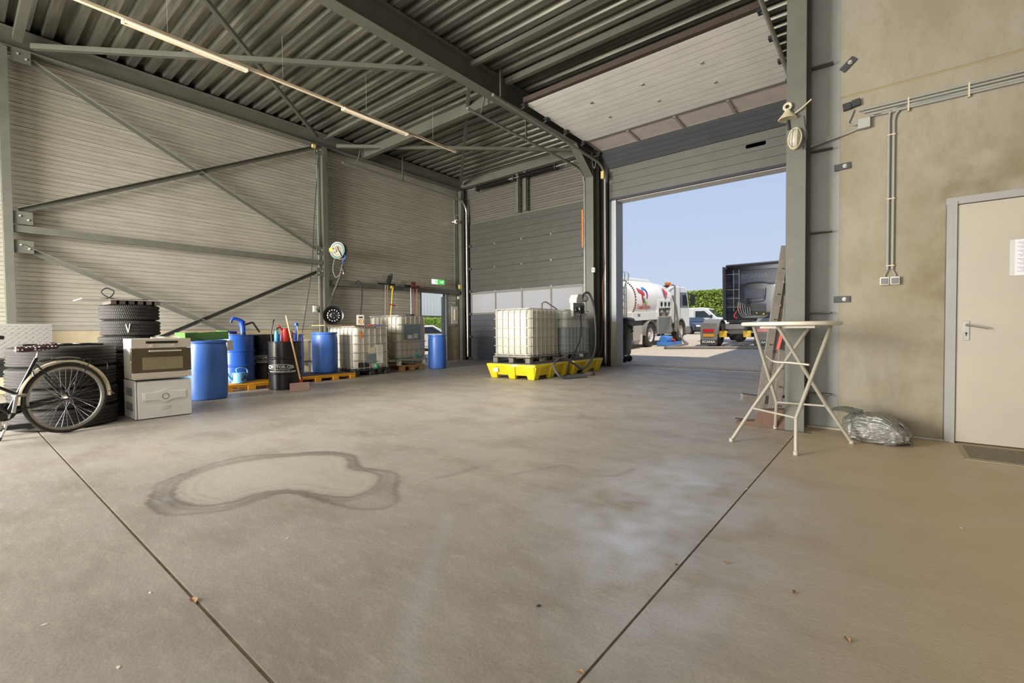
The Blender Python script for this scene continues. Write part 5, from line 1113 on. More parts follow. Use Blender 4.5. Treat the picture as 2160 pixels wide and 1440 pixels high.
# ---- lamp on the portal column, conduits, sockets
lp = thing('bulkhead_lamp', 'oval caged bulkhead lamp hanging on the steel column', 'lamp', (-.735, 5.345, 2.90), rot=(0, .06, 0))
CRM = mat('aged_cream_plastic', (206, 196, 166), .5, 0, .3, 12)
obj('base', G().loft([[Vector((x, y, z)) for x, z in [((.062+a_)*math.cos(a), (.105+a_)*math.sin(a)) for a in [2*PI*i/32 for i in range(32)]]] for y, a_ in ((.012, 0), (-.015, .0), (-.02, -.004))]), CRM, lp, smooth=40)
obj('glass', G().sph((0, -.02, 0), 1, 20, (.05, .045, .09)), mat('frosted_glass_shade', (216, 212, 196), .2, 0, .2, 30, trans=.3), lp)
g = G(); g.tube([(.056*math.cos(a), -.03, .098*math.sin(a)) for a in [2*PI*i/28 for i in range(28)]], .006, 6, closed=True)
for x in (-.022, .022): g.tube(bez([(x, -.02, -.1), (x, -.062, -.06), (x, -.07, 0), (x, -.062, .06), (x, -.02, .1)], 4), .004, 5)
g.tube([(.06, -.02, .0), (.03, -.066, 0), (-.03, -.066, 0), (-.06, -.02, 0)], .004, 5)
obj('guard_cage', g, CRM, lp)
ol = thing('cast_bracket', 'old cream floodlight arm with ring above the bulkhead lamp', 'lamp', (-.80, 5.33, 3.13))
obj('shade', G().lathe([(.022, .07), (.03, .05), (.045, .03), (.085, -.02), (.08, -.025), (.0001, -.01)], n=24), CRM, ol, smooth=50); obj('ring', G().tube([(.0+.03*math.cos(a), 0, .10+.03*math.sin(a)) for a in [2*PI*i/20 for i in range(20)]], .013, 8, closed=True), CRM, ol); obj('arm', G().tube([(.05, 0, .01), (.12, 0, .05), (.20, 0, .11)], .007, 8), CRM, ol); obj('knuckle', G().cyl((.0, .02, -.03), (.01, .02, -.12), .014, 8), BLKPL, ol)
obj('lamp_wire', G().tube(bez([(-.66, 5.33, 3.10), (-.65, 5.33, 3.0), (-.63, 5.32, 2.9), (-.67, 5.33, 2.78), (-.66, 5.34, 2.9)], 6), .004, 6), BLACK, label='thin black wire beside the bulkhead lamp', cat='wire')
CD = mat('grey_conduit_pvc', (150, 150, 142), .45); yc = YR-.018
def pipe(label, pts, r=.011): return obj('conduit_pipe', G().tube(pts, r, 10), CD, label=label, cat='conduit', group='grey conduits on the concrete wall')
for k, (z, n_) in enumerate(((3.165, 'topmost'), (3.135, 'second from top'), (3.105, 'third from top'))):
    pipe(f'{n_} of the horizontal grey conduits on concrete wall', [(-.25+.04*k, yc, z-.015), (4.5, yc, z-.045)])
pipe('lowest of the horizontal grey conduits bending down to switches', bez([(4.5, yc, 3.03), (.2, yc, 3.068), (.06, yc, 3.06), (.022, yc, 3.0), (.018, yc, 2.9)], 8)+[Vector((.018, yc, 1.58))])
pipe('vertical grey conduit left of its twin above the switches', bez([(.4, yc, 3.09), (.1, yc, 3.09), (.0, yc, 3.07), (-.018, yc, 3.0), (-.018, yc, 2.9)], 8)+[Vector((-.018, yc, 1.58))])
g = G()
for x in (.12, .52, 1.0): g.cb((x, yc, 3.095), (.012, .026, .125))
for z in (2.85, 2.25, 1.62): g.cb((0, yc, z), (.062, .026, .010))
obj('conduit_clips', g, CRM, label='pale saddle clips holding the grey conduits', cat='clip')['kind'] = 'stuff'
pipe('short conduit from junction box to steel column', bez([(-.24, yc, 2.98), (-.36, yc, 2.95), (-.5, yc-.03, 2.92), (-.64, yc-.06, 2.88)], 6), .010)
pipe('curved conduit between black box and junction box', bez([(-.29, yc, 3.17), (-.31, yc, 3.11), (-.33, yc, 3.05), (-.28, yc, 3.02), (-.25, yc, 3.03)], 6), .008)
pipe('second short conduit above the stiffener on web plate', [(-.64, yc-.02, 2.91), (-.47, yc-.02, 2.95)], .01)
t = thing('junction_box', 'square grey junction box on the concrete wall', 'junction box', (-.205, YR-.025, 3.01)); obj('box', G().cb((0, 0, 0), (.10, .05, .10)), CD, t, bevel=.005); obj('lid', G().cb((0, -.027, 0), (.094, .006, .094)), mat('grey_box_lid', (164, 164, 156), .45), t, bevel=.003)
t = thing('terminal_box', 'black double box left of the conduits', 'junction box', (-.305, YR-.02, 3.22), rot=(0, -.12, 0)); obj('box', G().cb((-.036, 0, 0), (.068, .04, .066)), BLKPL, t, bevel=.004); obj('box', G().cb((.036, 0, .005), (.068, .04, .066)), BLKPL, t, bevel=.004)
for x, n_ in ((-.038, 'left'), (.038, 'right')):
    t = thing('light_switch', f'{n_} one of two square wall switches below the conduits', 'switch', (x, YR-.022, 1.475), group='wall switches'); obj('housing', G().cb((0, 0, 0), (.07, .044, .074)), WHITEP, t, bevel=.005); obj('rocker', G().cb((0, -.024, -.002), (.054, .008, .056)), mat('grey_rocker', (112, 112, 110), .45), t, bevel=.003)
    obj('feed_cable', G().tube(bez([(0, 0, .037), (0, 0, .06), (-x*.5, 0, .1)], 4), .006, 6), CD, t)
pp = thing('printed_notice', 'white printed notice in plastic sleeve on the cream door', 'paper', (.92, YR-.026, 1.61)); obj('sheet', G().cb((0, 0, 0), (.22, .002, .30)), mat('printed_paper', (222, 222, 224), .5), pp); obj('sleeve_edge', G().cb((-.125, 0, 0), (.03, .0025, .30)), mat('clear_sleeve', (206, 204, 196), .2), pp)
g = G()
for k in range(22):
    if k % 6 == 5: continue
    g.cb((-.02+.0*k, -.0015, .125-.0115*k), (.15-.03*((k*7) % 3), .001, .0028))
obj('printed_text', g, mat('grey_print', (120, 120, 118), .7), pp)
mt_ = thing('door_mat', 'thin worn brown door mat before the cream door', 'mat', (1.0, 5.30, .0)); obj('pile', G().box(-.50, .50, -.26, .26, 0, .008), mat('mat_fibre', (138, 126, 104), .95, 0, .6, 40, rgb2=(100, 92, 76), bump=.4, bs=200), mt_); obj('rubber_edge', G().box(-.54, .54, -.30, .30, 0, .004), mat('mat_rubber', (158, 146, 122), .9), mt_)

# ---- bistro table
tb = thing('bar_table', 'round folding bar table with white top and bent tube legs', 'table', (-.70, 4.84, 0))
obj('table_top', G().lathe([(.37, 1.055), (.392, 1.062), (.395, 1.075), (.392, 1.088), (.38, 1.093), (.0001, 1.093)], n=56), mat('cream_table_top', (220, 212, 192), .4), tb, smooth=40)
TBM = mat('silver_grey_tube', (190, 184, 168), .35, .35, .15, 8)
TC = Vector((-.70, 4.84, 0))
def leg(foot, knee, top, name='leg'):
    l = obj(name, G().tube(bez([Vector(top)-TC, Vector(top).lerp(Vector(knee), .93)-TC, Vector(knee)-TC, Vector(knee).lerp(Vector(foot), .1)-TC, Vector(foot)-TC], 5), .0155, 12), TBM, tb)
    obj('foot_cap', G().cyl(Vector(foot)-TC+Vector((0, 0, -.012)), Vector(foot)-TC+Vector((0, 0, .02)), .019, 12), mat('grey_foot_cap', (170, 166, 156), .6), l); return l
f1, f2, f3, f4 = (-1.11, 4.52, .014), (-.58, 4.35, .014), (-.25, 5.07, .014), (-.90, 5.38, .014)
k1, k2, k3, k4 = (-.97, 4.69, .30), (-.60, 4.50, .28), (-.43, 5.00, .33), (-.86, 5.20, .30)
t1, t2, t3, t4 = (-.57, 5.08, 1.055), (-.40, 4.96, 1.055), (-.76, 4.62, 1.055), (-1.00, 4.86, 1.055)
leg(f1, k1, t1); leg(f2, k2, t2); leg(f3, k3, t3); leg(f4, k4, t4)
obj('stretcher', G().cyl(Vector(k1)-TC, Vector(k2)-TC, .009, 8), TBM, tb); obj('stretcher', G().cyl(Vector(k3)-TC, Vector(k4)-TC, .009, 8), TBM, tb)
obj('cross_bar', G().tube(bez([Vector((-.88, 4.80, .78))-TC, Vector((-.82, 4.82, .73))-TC, Vector((-.68, 4.79, .725))-TC, Vector((-.535, 4.74, .715))-TC], 5), .010, 8), TBM, tb)
obj('under_frame', G().cb((0, 0, 1.045), (.42, .34, .02)), TBM, tb)

# ---- folding ladder behind the column
ld = thing('folding_ladder', 'worn aluminium folding ladder leaning behind the steel column', 'ladder', (0, 0, 0))
LM = mat('worn_ladder_aluminium', (138, 130, 118), .5, .4, .5, 12)
def rail(a, b, w=.025, h=.085): return G().bar(a, b, h, w, (.3, -1, 0))
for a, b_ in (((-1.14, 5.86, .12), (-.90, 5.92, 1.95)), ((-1.03, 5.90, .02), (-.90, 5.99, 1.70)), ((-.97, 5.84, .05), (-.87, 5.94, 1.4))):
    o = obj('stile', rail(a, b_), LM, ld, bevel=.004)
    g = G()
    for k in range(6):
        q = Vector(a).lerp(Vector(b_), (k+.6)/6.5); g.cyl(q+Vector((.01, -.02, 0)), q+Vector((.012, -.045, 0)), .007, 8)
    obj('rivet', g, BLACK, o)
for k in range(6): q = .25+.26*k; obj('rung', G().bar((-1.09+.034*k, 5.90, q), (-.84+.01*k, 6.14, q), .03, .03), LM, ld, bevel=.003)
obj('red_stay', G().bar((-.915, 5.83, .98), (-.955, 5.83, .80), .02, .03), RED, ld)
t = thing('timber_block', 'stub of grey channel timber poking from behind the ladder', 'block', (-1.30, 5.93, .22), rot=(.0, .12, .5)); obj('beam', G().cb((.1, 0, 0), (.30, .08, .08)), WOODG, t, bevel=.004); obj('channel', G().cb((.1, -.0, .044), (.28, .05, .008)), DK, t)
obj('thin_rod', G().cyl((-1.34, 5.62, .02), (-1.0, 5.66, .02), .006, 6), BLACK, label='thin black rod on floor beside the column foot', cat='rod')

# ---- rubbish bag
def bag():
    g = G(); nu, nv = 128, 72; V = []
    def ridge(p): return 1-abs(noise.noise(p))*2.6
    for j in range(nv+1):
        th = PI*j/nv
        for i in range(nu):
            a = 2*PI*i/nu; d = Vector((math.sin(th)*math.cos(a), math.sin(th)*math.sin(a), math.cos(th)))
            e_ = .62; q = Vector([math.copysign(abs(c)**e_, c) for c in d]); q = Vector((q.x*.235, q.y*.17, q.z*.125))
            s = 1+.09*noise.noise(d*1.8+Vector((4, 1, 0)))+.05*max(0, ridge(Vector((d.x*2.6+d.z*2, d.y*3, d.z*5))))+.035*max(0, ridge(Vector((d.x*6-d.z*3, d.y*6, d.z*9+d.x*4))))
            q = q*s; q.z = q.z+.118
            q.z *= 1-.55*max(0, (q.x-.02)/.26)**1.6 if q.z > .03 else 1
            q.z = max(q.z, .003+abs(noise.noise(d*6))*.006)
            V.append(q)
    F = [(j*nu+i, j*nu+(i+1) % nu, (j+1)*nu+(i+1) % nu, (j+1)*nu+i) for j in range(nv) for i in range(nu)]
    return g.add(V, F)
BGM = mat('grey_bin_bag_film', (134, 133, 126), .22, .25, .3, 6, rgb2=(96, 94, 88), bump=.7, bs=22, stretch=(1, 1, 2.2))
bgm = thing('rubbish_bag', 'crumpled grey plastic rubbish bag by the concrete wall', 'bag', (-.08, 5.33, 0), rz=-.15)
obj('bag_body', bag(), BGM, bgm, smooth=80)
g = G(); S = []
for i in range(9):
    t_ = i/8; c_ = Vector((-.10-.22*t_, -.02-.03*t_, .235+.035*math.sin(t_*2.2))); w_ = .03+.05*t_
    S.append([c_+Vector((0, 1, 0))*(w_*math.cos(a)*(1+.3*math.sin(5*a)))+Vector((0, 0, 1))*(.022*(1+.3*math.sin(7*a+i))*math.sin(a)*(1.6-t_)) for a in [2*PI*k/28 for k in range(28)]])
obj('twisted_neck', g.loft(S), BGM, bgm, smooth=80)
obj('torn_flap', G().loft([[Vector((.16+.08*u, -.05+.1*v+.01*math.sin(9*u), .20-.13*u*u-.02*u+.012*math.sin(8*v+3*u))) for v in (0, .25, .5, .75, 1)]+[Vector((.16+.08*u, -.05+.1*v, .193-.13*u*u-.02*u)) for v in (1, .75, .5, .25, 0)] for u in (0, .3, .6, .9, 1.2)]), BGM, bgm, smooth=80)
# leaves and litter on the floor
LF = mat('dry_leaf', (160, 122, 82), .8)
for k, (x, y, s_, lb) in enumerate(((407, 1267, .03, 'dry brown leaf lying across the left floor joint'), (1427, 1193, .012, 'small dry leaf in the right floor joint'), (1531, 1188, .02, 'dry leaf right of the long floor joint'), (1137, 1280, .014, 'dark curled leaf in middle of the floor'), (1786, 1350, .02, 'pale leaf at the bottom right of floor'), (1224, 1420, .014, 'leaf in the floor joint at bottom edge'), (1676, 1251, .018, 'thin wood shaving on the right floor'))):
    q = fpx(x, y); g = G(); a = k*1.3
    s_ *= .8; g.add([(s_*1.3, 0, .003), (s_*.3, s_*.6, .010), (-s_, s_*.1, .004), (-s_*.2, -s_*.5, .008), (0, 0, .001)], [(0, 1, 4), (1, 2, 4), (2, 3, 4), (3, 0, 4)])
    obj('dry_leaf', g, LF if k != 3 else DK, label=lb, cat='leaf', loc=(q[0], q[1], .0005), rot=(0, 0, a), recalc=False)
CHM = mat('pale_chip', (214, 204, 184), .8)
for k, (x, y, lb) in enumerate(((250, 1407, 'pale chip near bottom left of floor'), (94, 1317, 'white chip at the far left of floor'), (607, 1135, 'pale chip below the kidney-shaped stain'), (316, 1250, 'pale crumb left of the floor joint leaf'), (1575, 1031, 'white crumb in right floor joint'), (2028, 1113, 'white sliver on the right floor'))):
    q = fpx(x, y); obj('paint_chip', G().pz([(-.010, -.003), (-.002, -.005), (.009, -.002), (.006, .004), (-.006, .003)], .0005, .002), CHM, label=lb, cat='chip', loc=(q[0], q[1], 0), rot=(0, 0, k))
# ================================================================= YARD
def yz(y): return float(np.interp(y, [12.4, 19.7, 30, 37, 60], [0, .29, .52, .62, .72]))
YM = mat('sunlit_paving', (186, 176, 158), .85, 0, .5, 1.4, rgb2=(160, 148, 130), bump=.2, bs=12)
def paving():
    m = mat('block_paving', (212, 196, 172), .85, 0, .35, 1.2, rgb2=(190, 174, 150)); n = m.node_tree.nodes; L = m.node_tree.links; b = n['Principled BSDF']
    src = b.inputs['Base Color'].links[0].from_socket; t = n.new('ShaderNodeTexCoord'); br = n.new('ShaderNodeTexBrick')
    br.inputs['Scale'].default_value = 1; br.inputs['Brick Width'].default_value = .21; br.inputs['Row Height'].default_value = .105; br.inputs['Mortar Size'].default_value = .006
    br.inputs['Mortar'].default_value = (.25, .25, .25, 1); br.inputs['Color1'].default_value = (1, 1, 1, 1); br.inputs['Color2'].default_value = (.82, .82, .82, 1)
    L.new(t.outputs['Object'], br.inputs['Vector']); mx = n.new('ShaderNodeMix'); mx.data_type = 'RGBA'; mx.blend_type = 'MULTIPLY'; mx.inputs[0].default_value = .8
    L.new(src, mx.inputs[6]); L.new(br.outputs[0], mx.inputs[7]); L.new(mx.outputs[2], b.inputs['Base Color'])
    bp = n.new('ShaderNodeBump'); bp.inputs['Strength'].default_value = .5; bp.inputs['Distance'].default_value = .01; bp.invert = True; L.new(br.outputs['Fac'], bp.inputs['Height']); L.new(bp.outputs[0], b.inputs['Normal'])
    return m
PAV = paving()
gy = sempty('ground_yard')
g = G(); ys = [11.9, 12.4, 19.7, 30, 37, 60]
g.loft([[Vector((x, y, yz(y))) for y in ys]+[Vector((x, y, -.3)) for y in reversed(ys)] for x in (-60, 30)]); obj('yard_paving', g, PAV, gy, smooth=5)
obj('yard_paving', G().box(-60, -12.15, -20, 11.9, -.3, 0), PAV, gy)
bm_ = PAV; b0 = None
for j in range(7):
    for i in range(22):
        x = -5.85+.212*i+(.106 if j % 2 else 0); y = 11.96+.107*j
        if x > -1.3: continue
        if b0 is None: b0 = obj('paving_brick', G().cb((0, 0, -.02), (.205, .1, .06)), mat('paving_brick_clay', (150, 142, 130), .85, 0, .4, 9), gy, loc=(x, y, 0), bevel=.004)
        else: inst('paving_brick', b0, gy, loc=(x, y, random.uniform(-.003, .003)+yz(y)))
# neighbouring wing that shades the yard on the right
struct('wall_wing', G().box(-1.15, 5.2, 12.1, 21, -.2, 7.0), MC['outer_cladding'])
# tanker truck: local x forward, y left
WP = mat('white_truck_paint', (232, 230, 222), .32, 0, .1, 2, coat=.2); CH_ = mat('black_chassis', (46, 46, 46), .6, 0, .3, 5); TYR = mat('road_tyre', (58, 55, 52), .8, 0, .3, 8)
HUBW = mat('white_hub', (206, 200, 188), .4, 0, .3, 10)
def truck_wheel(parent, x, y, z, R=.52, w=.30, name='wheel'):
    s_ = 1 if y > 0 else -1
    o = obj(name, G().lathe([(.30, -w/2), (.34, -w/2-.005), (R*.9, -w/2), (R, -w/2+.04), (R, -.02), (R-.012, -.015), (R-.012, .015), (R, .02), (R, w/2-.04), (R*.9, w/2), (.34, w/2+.005), (.30, w/2)], (x, y, z), 'y', 40, close=True), TYR, parent, smooth=30)
    obj('hub', G().lathe([(.0001, s_*(w/2-.02)), (.09, s_*(w/2-.02)), (.12, s_*(w/2-.06)), (.2, s_*(w/2-.10)), (.27, s_*(w/2-.03)), (.305, s_*(w/2)), (.305, -s_*.05)], (x, y, z), 'y', 28, cap=False), HUBW, o, recalc=False)
    g = G()
    for k in range(10): a = 2*PI*k/10; g.cyl((x+.16*math.cos(a), y+s_*(w/2-.07), z+.16*math.sin(a)), (x+.16*math.cos(a), y+s_*(w/2-.03), z+.16*math.sin(a)), .015, 6)
    obj('wheel_nuts', g, CHROME, o); return o
TK = thing('tanker_truck', 'white fuel tanker truck with round red-dotted tank end, left in the yard', 'truck', (-9.15, 19.1, yz(19.1)), rz=PI/2, rot=(0, -.035, PI/2))
for y in (-.42, .42): obj('chassis_rail', G().cb((1.6, y, .85), (6.6, .09, .25)), CH_, TK)
obj('rear_wheel', G().cyl((0, -.9, .52), (0, .9, .52), .09, 12), CH_, TK)
for x, y in ((0, -1.08), (0, 1.08), (3.68, -1.08), (3.68, 1.08)): truck_wheel(TK, x, y, .52)
def ell(x, k=1, a=1.22, b=.93, zc=2.0, n=48, ex=2.3):
    return [Vector((x, a*k*math.copysign(abs(math.cos(t))**(2/ex), math.cos(t)), zc+b*k*math.copysign(abs(math.sin(t))**(2/ex), math.sin(t)))) for t in [2*PI*i/n for i in range(n)]]
S = [ell(-1.62, .6), ell(-1.58, .86), ell(-1.5, .97), ell(-1.44, 1), ell(1.52, 1), ell(1.56, .95), ell(2.75, .95), ell(2.82, .9), ell(2.85, .8)]
tank = obj('tank', G().loft(S), WP, TK, smooth=40)
g = G()
for i in range(64):
    q = ell(-1.445, 1.012, n=64)[i]; g.cb((q.x, q.y, q.z), (.05, .045, .045))
obj('red_dots', g, mat('dark_red_reflector', (128, 30, 34), .5), tank)
obj('top_box', G().box(-1.4, 1.5, -.62, .62, 2.80, 2.98), WP, TK, bevel=.05); obj('tank_belt', G().tube([q+Vector((.0, 0, 0)) for q in ell(1.55, 1.004)], .015, 6, closed=True), WP, tank)
g = G(); 
for x in (-1.45, -1.1): g.tube(bez([(x, -.75, 2.8), (x, -.75, 3.15), (x, -.35, 3.15), (x, -.35, 2.85)], 4), .018, 6)
obj('top_guard', g, GALV, TK)
g = G()
for y in (-.62, -.95): g.tube([(-1.70, y, .95), (-1.72, y, 2.8), (-1.6, y, 2.95)], .022, 8)
for k in range(7): g.cyl((-1.70, -.62, 1.1+.28*k), (-1.70, -.95, 1.1+.28*k), .016, 6)
obj('rear_ladder', g, ALU, TK)
obj('side_skirt', G().box(-1.7, 1.0, -1.2, -.9, 1.15, 1.5).box(-1.7, 2.6, .9, 1.2, 1.15, 1.5), WP, TK, bevel=.02); obj('skirt_vent', G().cb((-1.1, -1.205, 1.38), (.25, .01, .1)), GREYP, TK)
for x, y in ((0, -1.08), (0, 1.08), (3.68, -1.08), (3.68, 1.08)):
    r_ = .62; pts = [(x+r_*math.cos(a), .52+r_*math.sin(a)) for a in [PI*i/16 for i in range(17)]]+[(x+(r_-.03)*math.cos(a), .52+(r_-.03)*math.sin(a)) for a in [PI*(16-i)/16 for i in range(17)]]
    obj('mudguard', G().py(pts, y-.2, y+.2), mat('grey_mudguard', (128, 124, 116), .5), TK, smooth=40)
obj('rear_bumper', G().cb((-1.75, 0, .75), (.12, 2.4, .16)), GREYP, TK); obj('underrun_guard', G().box(-1.55, -.75, -1.2, -1.12, .35, .95), mat('light_grey_panel', (170, 166, 156), .5), TK, bevel=.01); obj('mud_flap', G().cb((-.95, -1.08, .38), (.02, .36, .42)), WHITEP, TK); obj('side_locker', G().box(-1.5, -.75, -1.18, -.8, .95, 1.15), CH_, TK)
for k, (c_, z) in enumerate((((228, 170, 30), 1.02), ((230, 110, 30), .93), ((200, 30, 40), .74))): obj('tail_light', G().cb((-1.80, -1.05, z), (.05, .22, .12)), mat(f'tail_light_{k}', c_, .3), TK)
cb_ = obj('pump_cabinet', G().box(.85, 2.45, -1.24, -.8, .5, 1.28), mat('silver_cabinet', (190, 188, 178), .35, .4, .2, 5), TK, bevel=.015)
g = G()
for k in range(14): g.box(.88, 2.42, -1.252, -1.24, .53+.052*k, .57+.052*k)
obj('shutter_slats', g, GALV, cb_); obj('open_locker', G().box(.85, 2.45, -1.15, -.8, 1.28, 1.84), mat('locker_inside', (150, 140, 118), .6, 0, .5, 6), TK); obj('meter_panel', G().box(.85, 2.45, -1.25, -1.15, 1.66, 2.02).box(.85, .92, -1.25, -1.1, 1.28, 1.66).box(2.38, 2.45, -1.25, -1.1, 1.28, 1.66), WP, TK, bevel=.01)
for x in (1.2, 1.65, 2.1): obj('dial', G().cyl((x, -1.25, 1.84), (x, -1.28, 1.84), .10, 20), CH_, TK)
obj('valve_pair', G().sph((1.3, -1.2, 1.46), .11).sph((2.0, -1.2, 1.46), .11), GREYP, TK)
obj('side_pipe', G().tube(bez([(3.0, -1.2, .6), (3.0, -1.22, 2.5), (2.95, -1.2, 2.72), (2.85, -1.1, 2.75)], 6), .04, 8), GALV, TK)
# cab
CP = [(2.98, .95), (2.98, 2.62), (3.1, 2.7), (4.5, 2.7), (4.75, 2.58), (5.05, 1.7), (5.12, 1.0), (5.1, .55), (4.4, .55), (4.33, .8), (4.1, 1.1), (3.3, 1.1), (3.1, .9)]
cab = obj('cab', G().py(CP, -1.2, 1.2), WP, TK, bevel=.05, smooth=30)
GLS = mat('dark_vehicle_glass', (48, 56, 62), .08, 0, spec=.8)
obj('side_window', G().py([(3.75, 1.7), (3.8, 2.42), (4.55, 2.42), (4.85, 1.7)], -1.225, -1.19), GLS, cab); obj('side_window', G().py([(3.75, 1.7), (3.8, 2.42), (4.55, 2.42), (4.85, 1.7)], 1.19, 1.225), GLS, cab); obj('windscreen', G().bar((5.06, 0, 1.72), (4.80, 0, 2.52), 2.2, .03, (1, 0, 0)), GLS, cab)
obj('door_seam', G().cb((3.7, -1.215, 1.9), (.015, .01, 1.7)), GREYP, cab)
for s_ in (-1, 1): obj('mirror', G().cb((4.95, s_*1.42, 2.05), (.14, .22, .55)).tube([(4.8, s_*1.2, 2.35), (4.95, s_*1.4, 2.4)], .02, 6), CH_, TK, bevel=.03)
obj('beacon', G().cyl((3.1, -.85, 2.68), (3.1, -.85, 2.80), .1, 14).cb((3.1, -.85, 2.84), (.24, .24, .14)), mat('orange_beacon', (220, 120, 30), .3), TK, bevel=.03); obj('front_bumper', G().box(4.55, 5.2, -1.22, 1.22, .35, .75), GREYP, TK, bevel=.05); obj('roof_lights', G().cyl((3.0, -.9, 2.72), (3.0, .9, 2.72), .04, 8), CH_, TK)
# markings on the tank flank (outer side is -y)
def flank_y(z): 
    v = min(1, abs((z-2.0)/.93)); return -(1.22*(1-v**2.3)**(1/2.3))-.022
def flank(poly, mt, name):
    g = G(); P = [(x, flank_y(z), z) for x, z in poly]; c_ = (sum(x for x, z in poly)/len(poly), 0, sum(z for x, z in poly)/len(poly)); P.append((c_[0], flank_y(c_[2]), c_[2])); k = len(poly)
    g.add(P+[(a, b+.01, c) for a, b, c in P], [(i, (i+1) % k, k) for i in range(k)]); return obj(name, g, mt, tank, smooth=60)
def arc_strip(cx, cz, r0, r1, a0, a1, n=16): return [(cx+r1*math.cos(a0+(a1-a0)*i/n), cz+r1*math.sin(a0+(a1-a0)*i/n)) for i in range(n+1)], [(cx+r0*math.cos(a0+(a1-a0)*i/n), cz+r0*math.sin(a0+(a1-a0)*i/n)) for i in range(n+1)]
def strip(A, B, mt, name):
    g = G(); n_ = len(A); K = 6; R_s = [[(a[0]+(b[0]-a[0])*k/K, a[1]+(b[1]-a[1])*k/K) for a, b in zip(A, B)] for k in range(K+1)]
    g.add([(x, flank_y(z), z) for r in R_s for x, z in r], [(k*n_+i, k*n_+i+1, (k+1)*n_+i+1, (k+1)*n_+i) for k in range(K) for i in range(n_-1)]); return obj(name, g, mt, tank, smooth=60, recalc=False)
LR = mat('logo_red', (206, 44, 44), .4); LX, LZ = -.62, 2.17
strip([(LX-.48, LZ+.34), (LX-.2, LZ+.26), (LX+.1, LZ+.16)], [(LX-.48, LZ+.14), (LX-.22, LZ+.1), (LX+.1, LZ+.02)], LR, 'logo_bar')
strip([(LX-.22, LZ+.14), (LX-.19, LZ-.12), (LX-.12, LZ-.3)], [(LX-.06, LZ+.12), (LX-.05, LZ-.12), (LX-.02, LZ-.28)], LR, 'logo_stem')
for a0, a1, c_ in ((.2, .9, (60, 70, 170)), (.9, 1.9, (40, 120, 200)), (1.9, 2.7, (50, 150, 210)), (-.5, .2, (130, 60, 150)), (-1.1, -.5, (200, 60, 120))):
    A, B = arc_strip(LX+.17, LZ+.12, .15, .27, a0, a1, 8); strip(A, B, mat('logo_%d_%d_%d' % c_, c_, .4), 'logo_arc')
for a0, a1, c_ in ((2.9, 3.7, (60, 170, 190)), (3.7, 4.5, (90, 180, 120)), (4.5, 5.4, (230, 190, 50))):
    A, B = arc_strip(LX+.20, LZ-.12, .12, .23, a0, a1, 8); strip(A, B, mat('logo_%d_%d_%d' % c_, c_, .4), 'logo_arc')
g = text_mesh('TotalEnergies', .26, 0, .004, .95); g.v = [(LX+.02+a, flank_y(1.71+b)-.004, 1.71+b) for a, b, c in g.v]; obj('lettering', g, LR, tank, smooth=20)
flank([(1.9, 2.62), (2.12, 2.35), (1.9, 2.08), (1.68, 2.35)], mat('placard_red', (196, 60, 60), .5), 'hazard_placard')
g = text_mesh('3', .12, 0, .003); g.v = [(1.9+a, flank_y(2.2+b)-.004, 2.2+b) for a, b, c in g.v]; obj('lettering', g, WHITEP, tank)
# valves in a blue tray, hose
q = thing('blue_leak_tray', 'blue tray with brass couplings on ground beside the tanker', 'tray', (-7.55, 20.3, yz(20.3)), rz=PI/2+.1)
TB = mat('sky_blue_plastic', (70, 130, 200), .4); obj('tray', G().box(-.75, .75, -.35, .35, 0, .04).box(-.75, .75, -.35, -.31, .04, .16).box(-.75, .75, .31, .35, .04, .16).box(-.75, -.71, -.31, .31, .04, .16).box(.71, .75, -.31, .31, .04, .16), TB, q, bevel=.01)
obj('blue_canister', G().lathe([(.16, -.4), (.19, -.35), (.19, .35), (.16, .4)], (-.25, .1, .25), 'x', 20), TB, q); obj('coupling', G().cyl((.2, 0, .05), (.2, 0, .3), .06, 12).cyl((.2, 0, .3), (.4, 0, .34), .05, 12), mat('brass', (190, 150, 70), .3, .8), q); obj('red_coupling', G().cyl((.55, 0, .15), (.68, 0, .2), .08, 12), RED, q)
obj('delivery_hose', G().tube([Vector((p_.x, p_.y, p_.z)) for p_ in bez([(-7.9, 21.6, 2.6), (-7.75, 21.7, 2.0), (-7.6, 21.6, 1.0), (-7.3, 21.4, yz(21)+.15), (-6.95, 20.8, yz(20.5)+.05), (-6.9, 19.0, yz(19)+.05), (-6.9, 18.1, yz(18.1)+.06), (-6.2, 18.3, yz(18.3)+.06), (-5.0, 18.6, yz(18.6)+.06), (-3.0, 19.1, yz(19.1)+.06)], 10)], .05, 10), mat('grey_delivery_hose', (120, 112, 104), .6), label='thick grey delivery hose running across the yard from the tanker', cat='hose')

